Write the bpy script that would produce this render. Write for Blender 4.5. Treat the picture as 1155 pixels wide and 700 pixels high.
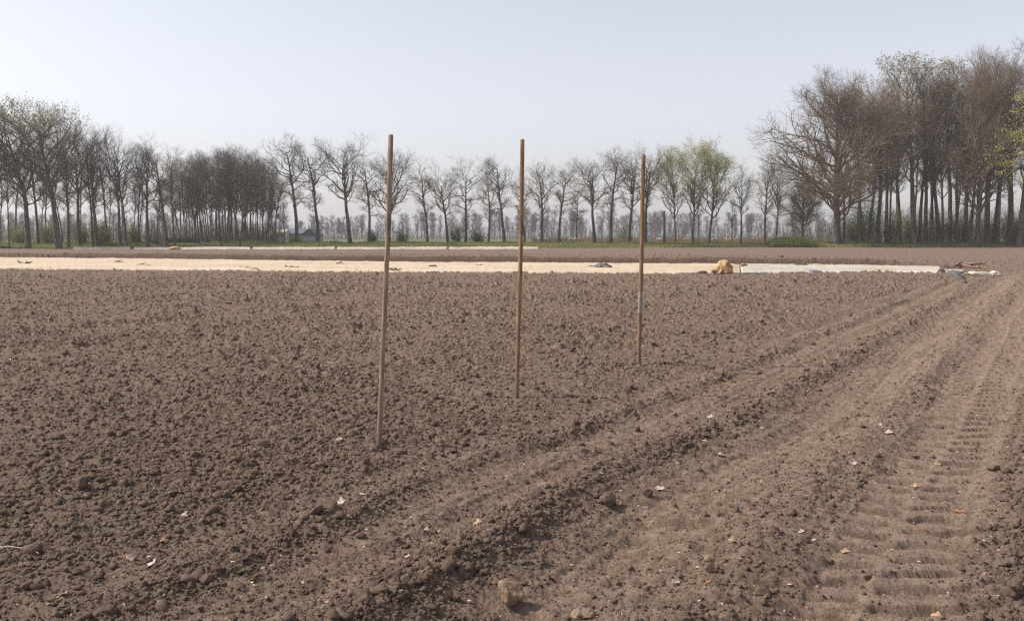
import bpy, math, random
import numpy as np
from mathutils import Vector

for o in list(bpy.data.objects):
    bpy.data.objects.remove(o)
scene = bpy.context.scene
COL = scene.collection
R = math.radians

# ------------------------------------------------------------------ camera
CAM_H = 1.5
F_PX = 1123.0                    # focal length in pixels of the 1155 px wide photograph
HORIZON = 265.0
PITCH = math.atan((350.0 - HORIZON) / F_PX)
cam_data = bpy.data.cameras.new('camera')
cam_data.sensor_width = 36.0
cam_data.lens = 36.0 * F_PX / 1155.0
cam_data.clip_start = 0.1
cam_data.clip_end = 8000.0
cam_data.dof.use_dof = False
cam = bpy.data.objects.new('camera', cam_data)
COL.objects.link(cam)
cam.location = (0, 0, CAM_H)
cam.rotation_euler = (math.pi / 2 - PITCH, 0, 0)
scene.camera = cam

# ------------------------------------------------------------------ light
SUN_EL = R(44)
SUN_H = (-math.cos(R(4)), math.sin(R(4)))      # horizontal direction towards the sun: left, a little ahead
world = bpy.data.worlds.new('World')
scene.world = world
world.use_nodes = True
nt = world.node_tree
for n in list(nt.nodes):
    nt.nodes.remove(n)
wo = nt.nodes.new('ShaderNodeOutputWorld')
bg = nt.nodes.new('ShaderNodeBackground')
sky = nt.nodes.new('ShaderNodeTexSky')
sky.sky_type = 'NISHITA'
sky.sun_disc = False
sky.sun_elevation = SUN_EL
sky.sun_rotation = math.atan2(SUN_H[0], SUN_H[1])
sky.altitude = 0
sky.air_density = 1.0
sky.dust_density = 1.2
sky.ozone_density = 1.0
bg.inputs['Strength'].default_value = 0.130
hsv = nt.nodes.new('ShaderNodeHueSaturation')        # hazy, milky spring air
hsv.inputs['Saturation'].default_value = 0.38
nt.links.new(sky.outputs[0], hsv.inputs['Color'])
tint = nt.nodes.new('ShaderNodeMixRGB')
tint.blend_type = 'MULTIPLY'
tint.inputs[0].default_value = 1.0
tint.inputs[2].default_value = (1.01, 0.968, 1.0, 1)
nt.links.new(hsv.outputs[0], tint.inputs[1])
nt.links.new(tint.outputs[0], bg.inputs[0])
nt.links.new(bg.outputs[0], wo.inputs[0])

sd = bpy.data.lights.new('sun', 'SUN')
sd.energy = 3.5
sd.angle = R(0.55)
sd.color = (1.0, 0.935, 0.85)
sun = bpy.data.objects.new('sun', sd)
COL.objects.link(sun)
sv = Vector((SUN_H[0] * math.cos(SUN_EL), SUN_H[1] * math.cos(SUN_EL), math.sin(SUN_EL)))
sun.rotation_euler = sv.to_track_quat('Z', 'Y').to_euler()
sun.location = (-30, 20, 60)

scene.view_settings.view_transform = 'Standard'
scene.view_settings.look = 'None'
scene.view_settings.gamma = 1.0
scene.view_settings.use_curve_mapping = False
scene.view_settings.exposure = 0.44
scene.render.engine = 'CYCLES'
scene.cycles.use_denoising = False
scene.cycles.adaptive_threshold = 0.003
scene.cycles.sample_clamp_indirect = 3.0
scene.cycles.filter_width = 1.3

# ------------------------------------------------------------------ pixel <-> ground helpers
CP, SP = math.cos(PITCH), math.sin(PITCH)


def ray(px, py):
    u = (px - 577.5) / F_PX
    v = (350.0 - py) / F_PX
    return np.array([u, CP + v * SP, -SP + v * CP])


def ground(px, py, z=0.0):
    d = ray(px, py)
    k = (z - CAM_H) / d[2]
    return np.array([d[0] * k, d[1] * k, z])


def at_y(px, py, Y):
    d = ray(px, py)
    k = Y / d[1]
    return np.array([d[0] * k, Y, CAM_H + d[2] * k])


# ------------------------------------------------------------------ noise in numpy
def hsh(ix, iy, seed):
    h = (ix.astype(np.int64) * 374761393 + iy.astype(np.int64) * 668265263 + seed * 982451653) & 0xFFFFFFFF
    h = ((h ^ (h >> 13)) * 1274126177) & 0xFFFFFFFF
    h = ((h ^ (h >> 15)) * 2246822519) & 0xFFFFFFFF
    h = h ^ (h >> 16)
    return h.astype(np.float64) / 4294967296.0


def vnoise(x, y, seed):
    ix, iy = np.floor(x), np.floor(y)
    fx, fy = x - ix, y - iy
    fx = fx * fx * (3 - 2 * fx)
    fy = fy * fy * (3 - 2 * fy)
    ix, iy = ix.astype(np.int64), iy.astype(np.int64)
    a, b = hsh(ix, iy, seed), hsh(ix + 1, iy, seed)
    c, d = hsh(ix, iy + 1, seed), hsh(ix + 1, iy + 1, seed)
    return (a + (b - a) * fx) * (1 - fy) + (c + (d - c) * fx) * fy - 0.5


def fbm(x, y, seed, octs=3):
    s, a, f = 0.0, 1.0, 1.0
    for k in range(octs):
        s = s + a * vnoise(x * f + 17.3 * k, y * f - 9.1 * k, seed + k)
        a *= 0.5
        f *= 2.1
    return s


def bumps(x, y, cell, seed, density, hfac):
    """rounded clods: one candidate per cell, the highest wins"""
    gx, gy = x / cell, y / cell
    ix, iy = np.floor(gx).astype(np.int64), np.floor(gy).astype(np.int64)
    out = np.zeros_like(x)
    for dx in (-1, 0, 1):
        for dy in (-1, 0, 1):
            cx, cy = ix + dx, iy + dy
            h1 = hsh(cx, cy, seed)
            h2 = hsh(cx, cy, seed + 11)
            h3 = hsh(cx, cy, seed + 23)
            h4 = hsh(cx, cy, seed + 37)
            px_ = gx - cx - h1
            py_ = gy - cy - h2
            rad = 0.22 + 0.55 * h3 * h3
            an = h4 * 6.283
            ca, sa = np.cos(an), np.sin(an)
            qx = px_ * ca + py_ * sa
            qy = (-px_ * sa + py_ * ca) * (1.0 + 0.7 * h1)
            d2 = (qx * qx + qy * qy) / (rad * rad)
            keep = (hsh(cx, cy, seed + 51) < density)
            b = np.sqrt(np.maximum(0.0, 1.0 - d2)) * rad * cell * hfac * (0.5 + 0.8 * h2)
            tilt = 1.0 + 0.5 * (qx / rad) * (h4 - 0.3)
            out = np.maximum(out, np.where(keep, b * tilt, 0.0))
    return out


def sstep(a, b, x):
    t = np.clip((x - a) / (b - a), 0, 1)
    return t * t * (3 - 2 * t)


# ------------------------------------------------------------------ lie of the land
TU = np.array([0.482, 0.876])                       # direction the tracks run in
T_LAT = [-40, -3.9, -3.45, -3.1, -2.85, -2.55, -2.32, -2.15, -1.95, -1.7, -1.45, -1.2, -1.0, -.88, -.40, -.28, -.10, .25, 3, 40]
T_RGH = [1.0, 1.0, .42, .95, .22, .36, .90, 1.02, .45, .17, .26, .60, .62, .13, .13, .45, 1.05, 1.0, .8, .8]
T_BAS = [0, .01, -.035, .045, -.04, -.02, .03, .075, .005, -.05, -.035, .035, .02, -.025, -.03, .02, .06, .03, .0, .0]
T_CMP = [0, 0, .35, .1, .6, .5, .1, .0, .4, 1, .9, .5, .5, 1, 1, .6, .15, .2, .3, .3]
STRIP_NEAR = [ground(px, py)[:2] for px, py in ((-140, 301.5), (0, 302.6), (150, 303.6), (300, 305), (450, 306.3), (620, 307), (800, 307.6), (900, 306.5), (1000, 305.6), (1050, 306.6), (1062, 307))]
STRIP_FAR = [ground(px, py)[:2] for px, py in ((-140, 289.5), (0, 291), (150, 292.6), (300, 294.3), (450, 295.6), (620, 297), (800, 298.4), (900, 299.4), (1000, 300.6), (1050, 301.6), (1062, 302.2))]
SFX = np.array([p[0] for p in STRIP_FAR] + [60.0])
SFY = np.array([p[1] for p in STRIP_FAR] + [46.0])
EDGE_X = np.array([-300, -60, 0, 25, 60, 300.0])
EDGE_Y = np.array([113, 113, 115, 122, 127, 130.0])


def lateral(x, y):
    return x * TU[1] - y * TU[0] + 0.10 * vnoise(x * 0.35, y * 0.35, 5) - 0.0


def zones(x, y):
    t = lateral(x, y)
    t = t + .17 * (1 - sstep(5.5, 8.5, y)) * (1 - sstep(-1.7, -1.1, t))
    fade = 1 - sstep(33, 44, y)
    rg = np.interp(t, T_LAT, T_RGH)
    bs = np.interp(t, T_LAT, T_BAS)
    cp = np.interp(t, T_LAT, T_CMP)
    rg = rg * fade + 0.7 * (1 - fade)
    return t, rg, bs * fade, cp * fade, fade


FEET = [ground(427, 503)[:2], ground(582.5, 447)[:2], ground(720.5, 410)[:2]]


def height(x, y, fine=True):
    x = np.asarray(x, dtype=np.float64)
    y = np.asarray(y, dtype=np.float64)
    r = np.hypot(x, y)
    t, rg, bs, cp, fade = zones(x, y)
    s = x * TU[0] + y * TU[1]
    z = 0.05 * fbm(x * 0.25, y * 0.25, 3, 2) * (1 - 0.5 * sstep(20, 60, r))
    z = z + bs * np.clip(0.75 + 1.3 * fbm(s * 0.9, t * 2.0, 77, 2), 0, 1.6)
    patch = np.clip(0.82 + 1.0 * fbm(x * 0.8, y * 0.8, 31, 2), 0.42, 1.3)
    amp = rg * patch * np.interp(r, [4, 8, 15, 35], [.46, .62, 1.15, 2.2])
    # faint seed drill lines across the seedbed
    yy = y + .06 * x + .10 * fbm(x * .3, y * .3, 19, 2)
    ln = yy / 1.18
    on = hsh(np.floor(ln).astype(np.int64), np.zeros(len(np.atleast_1d(x)), np.int64).reshape(np.shape(x)), 88) < .7
    dl = np.exp(-(((ln - np.floor(ln)) - .5) / .075) ** 2) * on * (t < -3.8) * np.clip(.6 + 1.5 * fbm(x * .7, y * .7, 29, 2), 0, 1)
    amp = amp * (1 - .55 * dl)
    z = z - .018 * dl
    # shallow implement lines parallel to the tracks in the disturbed strip
    dist = np.exp(-((t + 3.0) / 1.0) ** 2) * fade
    z = z + dist * 0.018 * np.sin(t * 13.0 + 2.0 * vnoise(s * .4, t, 9))
    lane = sstep(-3.7, -3.3, t) * (1 - sstep(-.1, .4, t)) * fade * (1 - .85 * (1 - sstep(.22, .32, np.abs(t + .64))))
    z = z + lane * (0.020 * fbm(t * 7.0, s * 0.35, 91, 3) + 0.014 * vnoise(t * 26.0, s * 0.9, 94))
    wx = x + 0.034 * fbm(x * 16, y * 16, 41, 3)
    wy = y + 0.034 * fbm(x * 16, y * 16, 47, 3)
    z = z + amp * bumps(wx, wy, 0.24, 100, 0.16, 0.33)
    z = z + amp * bumps(wx, wy, 0.12, 200, 0.50, 0.48)
    if fine:
        z = z + amp * (0.75 * bumps(wx, wy, 0.062, 300, 0.75, 0.75))
        z = z + (0.25 + 0.75 * amp) * 0.75 * bumps(wx * 1.0 + 3.3, wy, 0.031, 400, 0.8, 0.75)
        z = z + (0.3 + 0.7 * amp) * 0.026 * fbm(x * 24, y * 24, 61, 4)
        z = z + (0.5 + 0.5 * amp) * 0.012 * fbm(x * 80, y * 80, 66, 2)
    # lugs pressed in by the tyre
    tc = t + 0.64
    inside = 1 - sstep(0.17, 0.29, np.abs(tc)) * fade * np.clip(0.95 + 1.7 * fbm(s * 1.1, t * 2.6, 15, 2), 0, 1) * (1 - 0.3 * sstep(9.0, 16.0, y))
    side = np.where(tc < -0.01, 0.0, 0.5)
    ph = (y + 0.16 * x + 0.08 * fbm(x * 3.0, y * 3.0, 8, 2)) / 0.235 + side - 0.55 * np.abs(tc)
    fr = ph - np.floor(ph)
    z = z - inside * 0.044 * sstep(0.04, 0.34, fr) * (1 - sstep(0.50, 0.56, fr)) * sstep(0.0, 0.06, np.abs(tc + .01))
    # bank behind the fleece
    yf = np.interp(x, SFX, SFY)
    q = y - yf
    bankw = 1 - sstep(16, 23, x)
    bank = sstep(0.15, 0.26, q + 0.12 * fbm(x * 1.0, y * .2, 71, 2)) * (1 - sstep(6, 20, q))
    z = z + bankw * (0.36 + 0.08 * fbm(x * .5, y * .5, 72, 2)) * bank
    z = z - 0.040 * amp - 0.004
    for bx, by in FEET:
        z = z - 0.035 * np.exp(-((x - bx) ** 2 + (y - by + .05) ** 2) / .018)
    lim = np.clip(1 - 0.5 * sstep(60, 120, r), 0.4, 1)
    return z * np.where(y > 60, lim, 1.0)


def verge_z(q):
    return 0.42 * sstep(0, 6, q) * (1 - sstep(9, 26, q))


def gz(x, y):
    return float(height(np.array([x]), np.array([y]))[0])


def hit(px, py):
    """the soil point seen at a photo pixel"""
    z = 0.0
    for _ in range(5):
        g = ground(px, py, z)
        z = gz(g[0], g[1])
    return np.array([g[0], g[1], z])


# ------------------------------------------------------------------ mesh helpers
def mesh_from(name, verts, faces4=None, faces3=None, smooth=True):
    me = bpy.data.meshes.new(name)
    verts = np.asarray(verts, dtype=np.float32)
    f4 = np.zeros((0, 4), np.int32) if faces4 is None else np.asarray(faces4, np.int32).reshape(-1, 4)
    f3 = np.zeros((0, 3), np.int32) if faces3 is None else np.asarray(faces3, np.int32).reshape(-1, 3)
    me.vertices.add(len(verts))
    me.vertices.foreach_set('co', verts.ravel())
    nl = f4.size + f3.size
    me.loops.add(nl)
    me.loops.foreach_set('vertex_index', np.concatenate([f4.ravel(), f3.ravel()]).astype(np.int32))
    npoly = len(f4) + len(f3)
    me.polygons.add(npoly)
    st = np.concatenate([np.arange(len(f4)) * 4, len(f4) * 4 + np.arange(len(f3)) * 3]).astype(np.int32)
    me.polygons.foreach_set('loop_start', st)
    me.update(calc_edges=True)
    if smooth:
        me.polygons.foreach_set('use_smooth', np.ones(npoly, dtype=bool))
    me.validate()
    return me


def link(name, me, mat, parent=None, loc=None):
    o = bpy.data.objects.new(name, me)
    COL.objects.link(o)
    if mat is not None:
        if len(me.materials) == 0:
            me.materials.append(mat)
    if parent is not None:
        o.parent = parent
    if loc is not None:
        o.location = loc
    return o


def tag(o, label=None, cat=None, group=None, kind=None):
    if label:
        o['label'] = label
    if cat:
        o['category'] = cat
    if group:
        o['group'] = group
    if kind:
        o['kind'] = kind
    return o


def empty(name, loc=(0, 0, 0), rz=0.0):
    o = bpy.data.objects.new(name, None)
    COL.objects.link(o)
    o.location = loc
    o.rotation_euler = (0, 0, rz)
    o.empty_display_size = 0.2
    return o


def copy_tree(o):
    c = o.copy()
    COL.objects.link(c)
    for ch in list(o.children):
        d = ch.copy()
        COL.objects.link(d)
        d.parent = c
    return c


# ------------------------------------------------------------------ materials
def new_mat(name):
    m = bpy.data.materials.new(name)
    m.use_nodes = True
    t = m.node_tree
    b = t.nodes['Principled BSDF']
    b.inputs['Roughness'].default_value = 0.9
    b.inputs['Specular IOR Level'].default_value = 0.130
    return m, t, b


def noise_mat(name, c1, c2, scale, rough=0.9, bump=0.0, bscale=None, stretch=(1, 1, 1), detail=5.0, c3=None, per_obj=0.0, obj_coords=True):
    m, t, b = new_mat(name)
    b.inputs['Roughness'].default_value = rough
    tc = t.nodes.new('ShaderNodeTexCoord')
    mp = t.nodes.new('ShaderNodeMapping')
    mp.inputs['Scale'].default_value = stretch
    t.links.new(tc.outputs['Object'], mp.inputs['Vector'])
    nz = t.nodes.new('ShaderNodeTexNoise')
    nz.inputs['Scale'].default_value = scale
    nz.inputs['Detail'].default_value = detail
    t.links.new(mp.outputs[0], nz.inputs['Vector'])
    cr = t.nodes.new('ShaderNodeValToRGB')
    cr.color_ramp.elements[0].position = 0.34
    cr.color_ramp.elements[1].position = 0.66
    cr.color_ramp.elements[0].color = (*c1, 1)
    cr.color_ramp.elements[1].color = (*c2, 1)
    if c3 is not None:
        e = cr.color_ramp.elements.new(0.5)
        e.color = (*c3, 1)
    t.links.new(nz.outputs['Fac'], cr.inputs[0])
    out = cr.outputs[0]
    if per_obj > 0:
        oi = t.nodes.new('ShaderNodeObjectInfo')
        mr = t.nodes.new('ShaderNodeMapRange')
        mr.inputs['To Min'].default_value = 1 - per_obj
        mr.inputs['To Max'].default_value = 1 + per_obj
        t.links.new(oi.outputs['Random'], mr.inputs['Value'])
        hs = t.nodes.new('ShaderNodeHueSaturation')
        t.links.new(mr.outputs[0], hs.inputs['Value'])
        t.links.new(out, hs.inputs['Color'])
        out = hs.outputs[0]
    t.links.new(out, b.inputs['Base Color'])
    if bump > 0:
        n2 = t.nodes.new('ShaderNodeTexNoise')
        n2.inputs['Scale'].default_value = bscale or scale * 3
        n2.inputs['Detail'].default_value = 4
        t.links.new(mp.outputs[0], n2.inputs['Vector'])
        bp = t.nodes.new('ShaderNodeBump')
        bp.inputs['Strength'].default_value = bump
        bp.inputs['Distance'].default_value = 0.02
        t.links.new(n2.outputs['Fac'], bp.inputs['Height'])
        t.links.new(bp.outputs[0], b.inputs['Normal'])
    return m


def leaf_mat(name, c1, c2, scale=3.0, trans=0.35):
    m = noise_mat(name, c1, c2, scale, rough=0.6, per_obj=0.12)
    t = m.node_tree
    b = t.nodes['Principled BSDF']
    src = b.inputs['Base Color'].links[0].from_socket
    tr = t.nodes.new('ShaderNodeBsdfTranslucent')
    t.links.new(src, tr.inputs['Color'])
    mx = t.nodes.new('ShaderNodeMixShader')
    mx.inputs[0].default_value = trans
    out = [n for n in t.nodes if n.type == 'OUTPUT_MATERIAL'][0]
    t.links.new(b.outputs[0], mx.inputs[1])
    t.links.new(tr.outputs[0], mx.inputs[2])
    t.links.new(mx.outputs[0], out.inputs[0])
    return m


def soil_mat(name, use_attr):
    m, t, b = new_mat(name)
    b.inputs['Roughness'].default_value = 0.96
    b.inputs['Specular IOR Level'].default_value = 0.08
    tc = t.nodes.new('ShaderNodeTexCoord')
    src = tc.outputs['Object']

    def nz(scale, detail=5, rough=0.6):
        n = t.nodes.new('ShaderNodeTexNoise')
        n.inputs['Scale'].default_value = scale
        n.inputs['Detail'].default_value = detail
        n.inputs['Roughness'].default_value = rough
        t.links.new(src, n.inputs['Vector'])
        return n
    ra = t.nodes.new('ShaderNodeValToRGB')
    ra.color_ramp.elements[0].position = 0.40
    ra.color_ramp.elements[1].position = 0.60
    ra.color_ramp.elements[0].color = (*SOIL_D, 1)
    ra.color_ramp.elements[1].color = (*SOIL_L, 1)
    t.links.new(nz(13.0, 9, 0.78).outputs['Fac'], ra.inputs[0])
    # broad patches of drier, greyer crust
    rb = t.nodes.new('ShaderNodeMapRange')
    rb.inputs['From Min'].default_value = 0.42
    rb.inputs['From Max'].default_value = 0.68
    rb.inputs['To Max'].default_value = 0.42
    t.links.new(nz(0.7, 4).outputs['Fac'], rb.inputs['Value'])
    mx = t.nodes.new('ShaderNodeMixRGB')
    mx.inputs[2].default_value = (*SOIL_DRY, 1)
    t.links.new(rb.outputs[0], mx.inputs[0])
    t.links.new(ra.outputs[0], mx.inputs[1])
    col = mx.outputs[0]
    if use_attr:
        at = t.nodes.new('ShaderNodeAttribute')
        at.attribute_name = 'compact'
        ml = t.nodes.new('ShaderNodeMath')
        ml.operation = 'MULTIPLY'
        ml.inputs[1].default_value = 0.85
        t.links.new(at.outputs['Fac'], ml.inputs[0])
        m2 = t.nodes.new('ShaderNodeMixRGB')
        m2.blend_type = 'MULTIPLY'
        m2.inputs[2].default_value = (1.40, 1.40, 1.39, 1)
        t.links.new(ml.outputs[0], m2.inputs[0])
        t.links.new(col, m2.inputs[1])
        col = m2.outputs[0]
        ad = t.nodes.new('ShaderNodeAttribute')       # shade of the bank's front wall, painted into the soil colour
        ad.attribute_name = 'bank_shade'
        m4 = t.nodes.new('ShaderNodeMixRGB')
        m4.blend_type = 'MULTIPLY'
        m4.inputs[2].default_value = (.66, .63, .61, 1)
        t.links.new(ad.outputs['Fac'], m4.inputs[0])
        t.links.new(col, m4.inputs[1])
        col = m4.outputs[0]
    # pale grains
    vr = t.nodes.new('ShaderNodeTexVoronoi')
    vr.inputs['Scale'].default_value = 85.0
    t.links.new(src, vr.inputs['Vector'])
    lt = t.nodes.new('ShaderNodeMath')
    lt.operation = 'LESS_THAN'
    lt.inputs[1].default_value = 0.11
    t.links.new(vr.outputs['Distance'], lt.inputs[0])
    l2 = t.nodes.new('ShaderNodeMath')
    l2.operation = 'MULTIPLY'
    l2.inputs[1].default_value = 0.35
    t.links.new(lt.outputs[0], l2.inputs[0])
    m3 = t.nodes.new('ShaderNodeMixRGB')
    m3.inputs[2].default_value = (0.36, 0.30, 0.24, 1)
    t.links.new(l2.outputs[0], m3.inputs[0])
    t.links.new(col, m3.inputs[1])
    t.links.new(m3.outputs[0], b.inputs['Base Color'])
    bp = t.nodes.new('ShaderNodeBump')
    bp.inputs['Strength'].default_value = 1.0
    bp.inputs['Distance'].default_value = 0.02
    t.links.new(nz(55.0, 7, 0.75).outputs['Fac'], bp.inputs['Height'])
    t.links.new(bp.outputs[0], b.inputs['Normal'])
    return m


SOIL_D = (0.131, 0.092, 0.068)
SOIL_L = (0.249, 0.180, 0.135)
SOIL_DRY = (0.220, 0.169, 0.133)
SOIL_TAN = (0.236, 0.164, 0.118)
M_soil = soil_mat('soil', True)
M_clod = soil_mat('clod_soil', False)
M_bark = noise_mat('bark', (0.055, 0.045, 0.036), (0.15, 0.125, 0.10), 2.2, stretch=(2, 2, .5), per_obj=0.2, bump=.5, bscale=9)
M_barkr = noise_mat('reddish_bark', (0.075, 0.052, 0.038), (0.19, 0.135, 0.095), 2.0, stretch=(2, 2, .5), per_obj=0.25, bump=.5, bscale=9)
M_twig = noise_mat('twig', (0.105, 0.084, 0.064), (0.20, 0.16, 0.12), 0.8, per_obj=0.15)
M_twigb = noise_mat('brown_twig', (0.15, 0.112, 0.078), (0.27, 0.203, 0.14), 0.7, per_obj=0.15)
M_twigd = noise_mat('dark_twig', (0.085, 0.065, 0.050), (0.17, 0.13, 0.10), 0.7, per_obj=0.15)
M_bud = leaf_mat('budding_leaf', (0.40, 0.41, 0.15), (0.56, 0.54, 0.27))
M_ochre = leaf_mat('ochre_bud', (0.23, 0.20, 0.065), (0.35, 0.30, 0.105))
M_willow = leaf_mat('willow_leaf', (0.35, 0.36, 0.06), (0.48, 0.47, 0.10))
M_bush = leaf_mat('bush_leaf', (0.17, 0.19, 0.05), (0.31, 0.31, 0.095))
M_olive = leaf_mat('olive_bush_leaf', (0.15, 0.16, 0.05), (0.26, 0.255, 0.09))
M_bushg = leaf_mat('green_bush_leaf', (0.075, 0.115, 0.03), (0.15, 0.20, 0.058))
M_thicket = leaf_mat('thicket_leaf', (0.12, 0.15, 0.04), (0.22, 0.245, 0.075))
M_hedge = leaf_mat('hedge_leaf', (0.04, 0.06, 0.018), (0.10, 0.13, 0.04))
M_grass = leaf_mat('verge_grass', (0.19, 0.21, 0.065), (0.34, 0.335, 0.13), 0.25)
M_reed = leaf_mat('dry_stalk', (0.26, 0.195, 0.135), (0.40, 0.31, 0.22), 0.3, 0.2)
M_brush = noise_mat('brushwood', (0.10, 0.08, 0.058), (0.19, 0.15, 0.10), 0.4)
M_meadow = noise_mat('meadow_turf', (0.09, 0.11, 0.04), (0.17, 0.19, 0.065), 0.12, c3=(0.15, 0.13, 0.075))
M_fleece = None


# ------------------------------------------------------------------ ground: one polar sheet, fine near the viewer
def build_ground():
    core = np.arange(-0.63, 0.6301, 0.00108)
    outer = np.linspace(0.63, 2 * math.pi - 0.63, 130)[1:-1]
    az = np.concatenate([core, outer])
    NA = len(az)
    r1 = np.geomspace(0.5, 2.2, 26)[:-1]
    r2 = np.concatenate([np.exp(np.arange(math.log(2.2), math.log(3.2), 0.004)), np.exp(np.arange(math.log(3.2), math.log(9), 0.0018)), np.exp(np.arange(math.log(9), math.log(44), 0.0026)), np.exp(np.arange(math.log(44), math.log(70), 0.0010))])
    r3 = np.exp(np.arange(math.log(70), math.log(136), 0.0042))
    r4 = np.geomspace(137, 3500, 60)
    rr = np.concatenate([r1, r2, r3, r4])
    NR = len(rr)
    A, RR = np.meshgrid(az, rr)
    X = (RR * np.sin(A)).ravel()
    Y = (RR * np.cos(A)).ravel()
    Z = np.zeros_like(X)
    CMP = np.zeros_like(X)
    SHD = np.zeros_like(X)
    edge = np.interp(X, EDGE_X, EDGE_Y)
    rad = np.hypot(X, Y)
    m = (rad < 150)
    idx = np.nonzero(m)[0]
    for ch in np.array_split(idx, 8):
        Z[ch] = height(X[ch], Y[ch])
        CMP[ch] = zones(X[ch], Y[ch])[3]
        qf = Y[ch] - np.interp(X[ch], SFX, SFY)
        SHD[ch] = sstep(-.1, .1, qf) * (1 - sstep(.45, 1.1, qf + .5 * fbm(X[ch] * .6, Y[ch] * .6, 12, 2))) * (1 - sstep(16, 23, X[ch]))  # painted shade band along the front of the bank
    gr = sstep(-0.5, 1.0, Y - edge)
    smooth = 0.04 * fbm(X * 0.12, Y * 0.12, 3, 2) + verge_z(Y - edge)
    Z = Z * (1 - gr) + smooth * gr * (rad < 400)
    V = np.stack([X, Y, Z], 1)
    # faces
    i = np.arange(NR - 1)[:, None]
    j = np.arange(NA)[None, :]
    jn = (j + 1) % NA
    F = np.stack([i * NA + j, i * NA + jn, (i + 1) * NA + jn, (i + 1) * NA + j], -1).reshape(-1, 4)
    F = F[:, ::-1]
    cy = Y[F].mean(1)
    ce = edge[F].mean(1)
    soil = cy < ce
    # core cap
    nV = len(V)
    V = np.vstack([V, [[0, 0, 0.0]]])
    CMP = np.append(CMP, 0)
    SHD = np.append(SHD, 0)
    cap = np.stack([np.full(NA, nV), np.arange(NA), (np.arange(NA) + 1) % NA], 1)[:, ::-1]

    def sub(name, F4, F3, mat, attr):
        used = np.zeros(len(V), bool)
        used[F4.ravel()] = True
        if F3 is not None:
            used[F3.ravel()] = True
        mp = np.cumsum(used) - 1
        me = mesh_from(name, V[used], mp[F4], None if F3 is None else mp[F3], smooth=not attr)
        if attr:
            a = me.attributes.new('compact', 'FLOAT', 'POINT')
            a.data.foreach_set('value', CMP[used].astype(np.float32))
            a = me.attributes.new('bank_shade', 'FLOAT', 'POINT')
            a.data.foreach_set('value', SHD[used].astype(np.float32))
        o = link(name, me, mat)
        tag(o, kind='structure')
        return o
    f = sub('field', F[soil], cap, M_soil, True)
    f['label'] = 'bare brown ploughed field with tractor tracks'
    g = sub('meadow', F[~soil], None, M_meadow, False)
    g['label'] = 'green meadow beyond the ploughed field'


build_ground()


# ------------------------------------------------------------------ loose clods
def ico(sub):
    import bmesh
    bm = bmesh.new()
    bmesh.ops.create_icosphere(bm, subdivisions=sub, radius=1.0)
    bm.verts.ensure_lookup_table()
    v = np.array([q.co[:] for q in bm.verts])
    f = np.array([[q.index for q in p.verts] for p in bm.faces])
    bm.free()
    return v, f


ICO1, ICO2, ICO3, ICO4 = ico(1), ico(2), ico(3), ico(4)


def n3(v, f, seed):
    """cheap 3D noise: a sum of three planar slices"""
    return (vnoise(v[:, 0] * f + 3.1, v[:, 1] * f + 7.7, seed) + vnoise(v[:, 1] * f - 5.3, v[:, 2] * f + 2.2, seed + 1) + vnoise(v[:, 2] * f + 8.8, v[:, 0] * f - 1.4, seed + 2))


def lump(base, seed, rough=0.5, chips=7):
    """an angular stone or clod: sphere cut by random planes plus noise"""
    v, f = base
    rng = np.random.default_rng(seed)
    v = v.copy()
    for k in range(chips):
        n = rng.normal(size=3)
        n /= np.linalg.norm(n)
        d = rng.uniform(0.45, 0.8)
        s = v @ n
        v -= np.outer(np.maximum(s - d, 0) * 0.9, n)
    v *= (1 + rough * n3(v, 1.6, seed) * 0.6 + rough * 0.35 * n3(v, 4.0, seed + 5))[:, None]
    return v, f


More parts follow.
